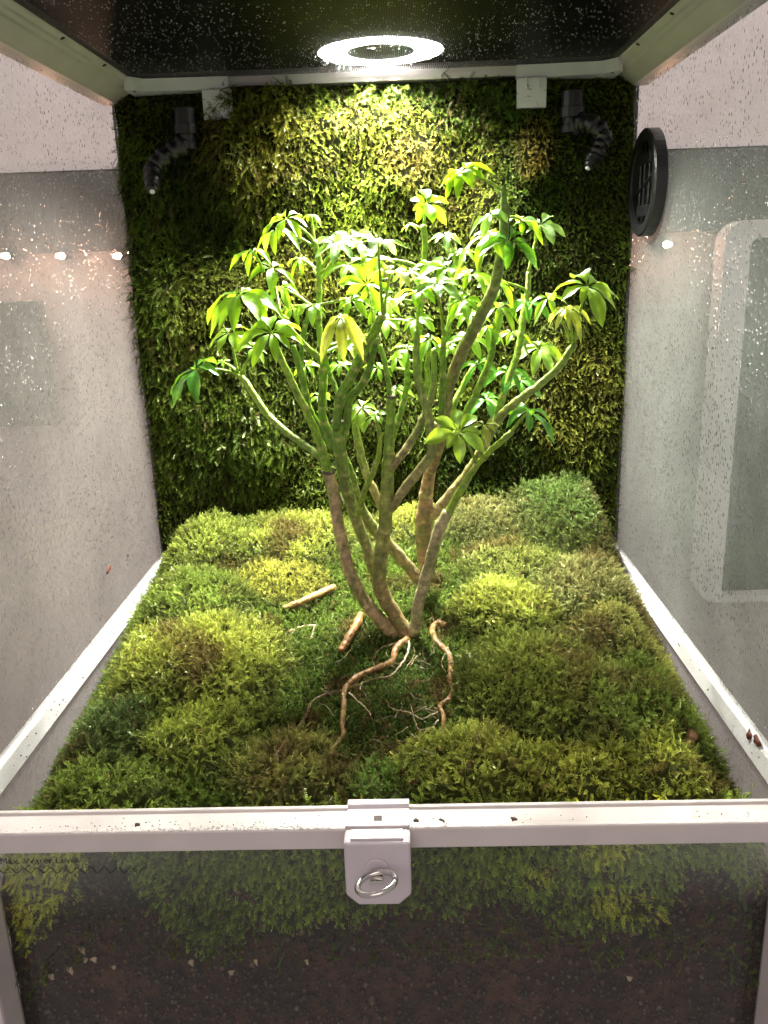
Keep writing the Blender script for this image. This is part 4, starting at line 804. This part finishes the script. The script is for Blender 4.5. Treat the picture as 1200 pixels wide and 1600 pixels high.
nozzle('black misting nozzle in the back right top corner, pointing down left', [(893, 196, 0), (918, 190, -.008), (944, 208, -.012), (936, 234, -.015), (925, 252, -.018)], .379, None)

# ------------------------------------------------------------------ scraps, crumbs, chips
def flake(nm, label, cat, p, r, mat, nrm, group=None, el=1.6):
    bm = bmesh.new(); bmesh.ops.create_icosphere(bm, subdivisions=2, radius=1.)
    nrm = Vector(nrm).normalized(); u = nrm.orthogonal().normalized(); v = nrm.cross(u); a = random.uniform(0, 6.28); u, v = u*math.cos(a)+v*math.sin(a), v*math.cos(a)-u*math.sin(a)
    for w_ in bm.verts:
        q = w_.co.copy(); f_ = 1+.35*math.sin(q.x*4+a*3)+.25*math.sin(q.y*6+a*7); w_.co = (u*q.x*el*f_+v*q.y*f_+nrm*q.z*.32)*r
    me = bpy.data.meshes.new(nm); bm.to_mesh(me); bm.free(); me.polygons.foreach_set('use_smooth', np.ones(len(me.polygons), bool))
    o = link(nm, me, mat); o.location = Vector(p); return tag(o, label, cat, group)
g = 'pale wood chips in the soil behind the front pane'
for px, py, r, lb in ((129, 1484, 4.5, 'pale rounded wood chip, topmost of the chips in the soil at left'), (133, 1500, 4., 'grey tan wood chip just under the topmost pale chip'), (147, 1500, 4.5, 'orange tan wood chip beside the grey tan one'), (110, 1517, 4., 'long pale wood chip below the grey tan one'),
                      (78, 1526, 5., 'pale wood chip furthest to the left in the soil'), (178, 1511, 3.6, 'thin white wood splinter in the soil at left'), (362, 1520, 4., 'orange wood chip in the soil under the hanging moss'), (400, 1503, 3.4, 'small pale wood chip right of the orange one'), (299, 1504, 4, 'reddish wood chip left of the orange one'), (984, 1528, 4.2, 'small pale wood chip alone in the soil at right'), (480, 1503, 3, 'small pale splinter in the soil below the lock')):
    p = atY(px, py, .001); k = (FWD@(p-CP))/F; flake('wood_chip', lb, 'wood chip', p, r*k, CHIP, (random.uniform(-.3, .3), -1, .2), g)
for px, py, lb in ((1170, 1148, 'dark red leaf scrap stuck on the right ledge, left one of two'), (1183, 1157, 'dark red leaf scrap stuck on the right ledge, right one of two')):
    p = atX(px, py, W-.003); flake('leaf_scrap', lb, 'leaf scrap', p, .0026, REDB, (-1, 0, .2), 'red leaf scraps on the right ledge')
p = atX(170, 890, .0008); flake('leaf_scrap', 'thin red brown scrap stuck on the misted left pane', 'leaf scrap', p, .0022, REDB, (1, 0, 0), None, 2.2)
p = atX(200, 868, .0008); flake('leaf_scrap', 'small dark speck of leaf on the left pane above the ledge', 'leaf scrap', p, .0014, DIRT, (1, 0, 0))
p = march(1085, 1155, hfull); flake('leaf_scrap', 'curled brown leaf scrap on the moss edge beside the right pane', 'leaf scrap', p+np.array([-.004, -.006, .004]), .0042, plastic('curled_brown_leaf', (.26, .14, .06), .6, var=.4), (.5, -.5, .8), None, 1.8)
# crumbs on the bar and the ledges
Pc = []
for i in range(150):
    px = random.gauss(300, 110) if i < 80 else random.uniform(20, 1180)
    px = min(max(px, 5), 1195); p = atY(px, 1290-.0167*px, -.012); Pc.append((p[0], random.gauss(-.0125, .0022), -.0083))
V, Fc = balls(np.array(Pc), RS.uniform(.0001, .00045, 150)); V2 = V.copy(); tag(pyd('dirt_crumbs', V2, Fc, DIRT, None, True), kind='stuff')
for px, py, r, lb in ((650, 1280, .0013, 'dark crumb on the bar beside the lock'), (690, 1280, .0009, 'small dark crumb on the bar right of the lock'), (803, 1274, .0014, 'long dark crumb on the bar right of centre'), (215, 1291, .0013, 'largest dark crumb in the bar groove at left')):
    p = atY(px, py, -.012); flake('crumb', lb, 'crumb', (p[0], -.012, -.0080), r, DIRT, (0, 0, 1), 'dark crumbs on the front bar')
Pc = []
for i in range(70):
    yy = random.uniform(.03, .39); Pc.append((.0029 if i < 45 else W-.0029, yy, random.uniform(-.011, .002)))
V, Fc = balls(np.array(Pc), RS.uniform(.0001, .0007, 70)); tag(pyd('ledge_crumbs', V, Fc, DIRT, None, True), kind='stuff')
# droplets on both panes, the bar and the lock
n = 1500; z = np.clip(ZL+.0+RS.exponential(.03, n), ZL, .4); yy = RS.uniform(.02, .4, n)
Pd = np.stack([np.full(n, .0002), yy, z], 1); Pd[n//2:, 0] = W-.0002
V, Fc = balls(Pd, RS.uniform(.0002, .0006, n)*(RS.rand(n)*.6+.4)); V[:, 0] = np.where(V[:, 0] < .2, (V[:, 0]-.0002)*.5+.0002, (V[:, 0]-W+.0002)*.5+W-.0002)
tag(pyd('pane_droplets', V, Fc, CLEAR, None, True), kind='stuff')
n = 420; xx = np.clip(RS.normal(.17, .06, n), .01, .44); Pd = np.stack([xx, RS.uniform(-.0215, -.0188, n), np.full(n, -.0052)], 1)
V, Fc = balls(Pd, RS.uniform(.0002, .0006, n)); V[:, 2] = (V[:, 2]+.0052)*.5-.0052; tag(pyd('bar_droplets', V, Fc, DROP, None, True), kind='stuff')
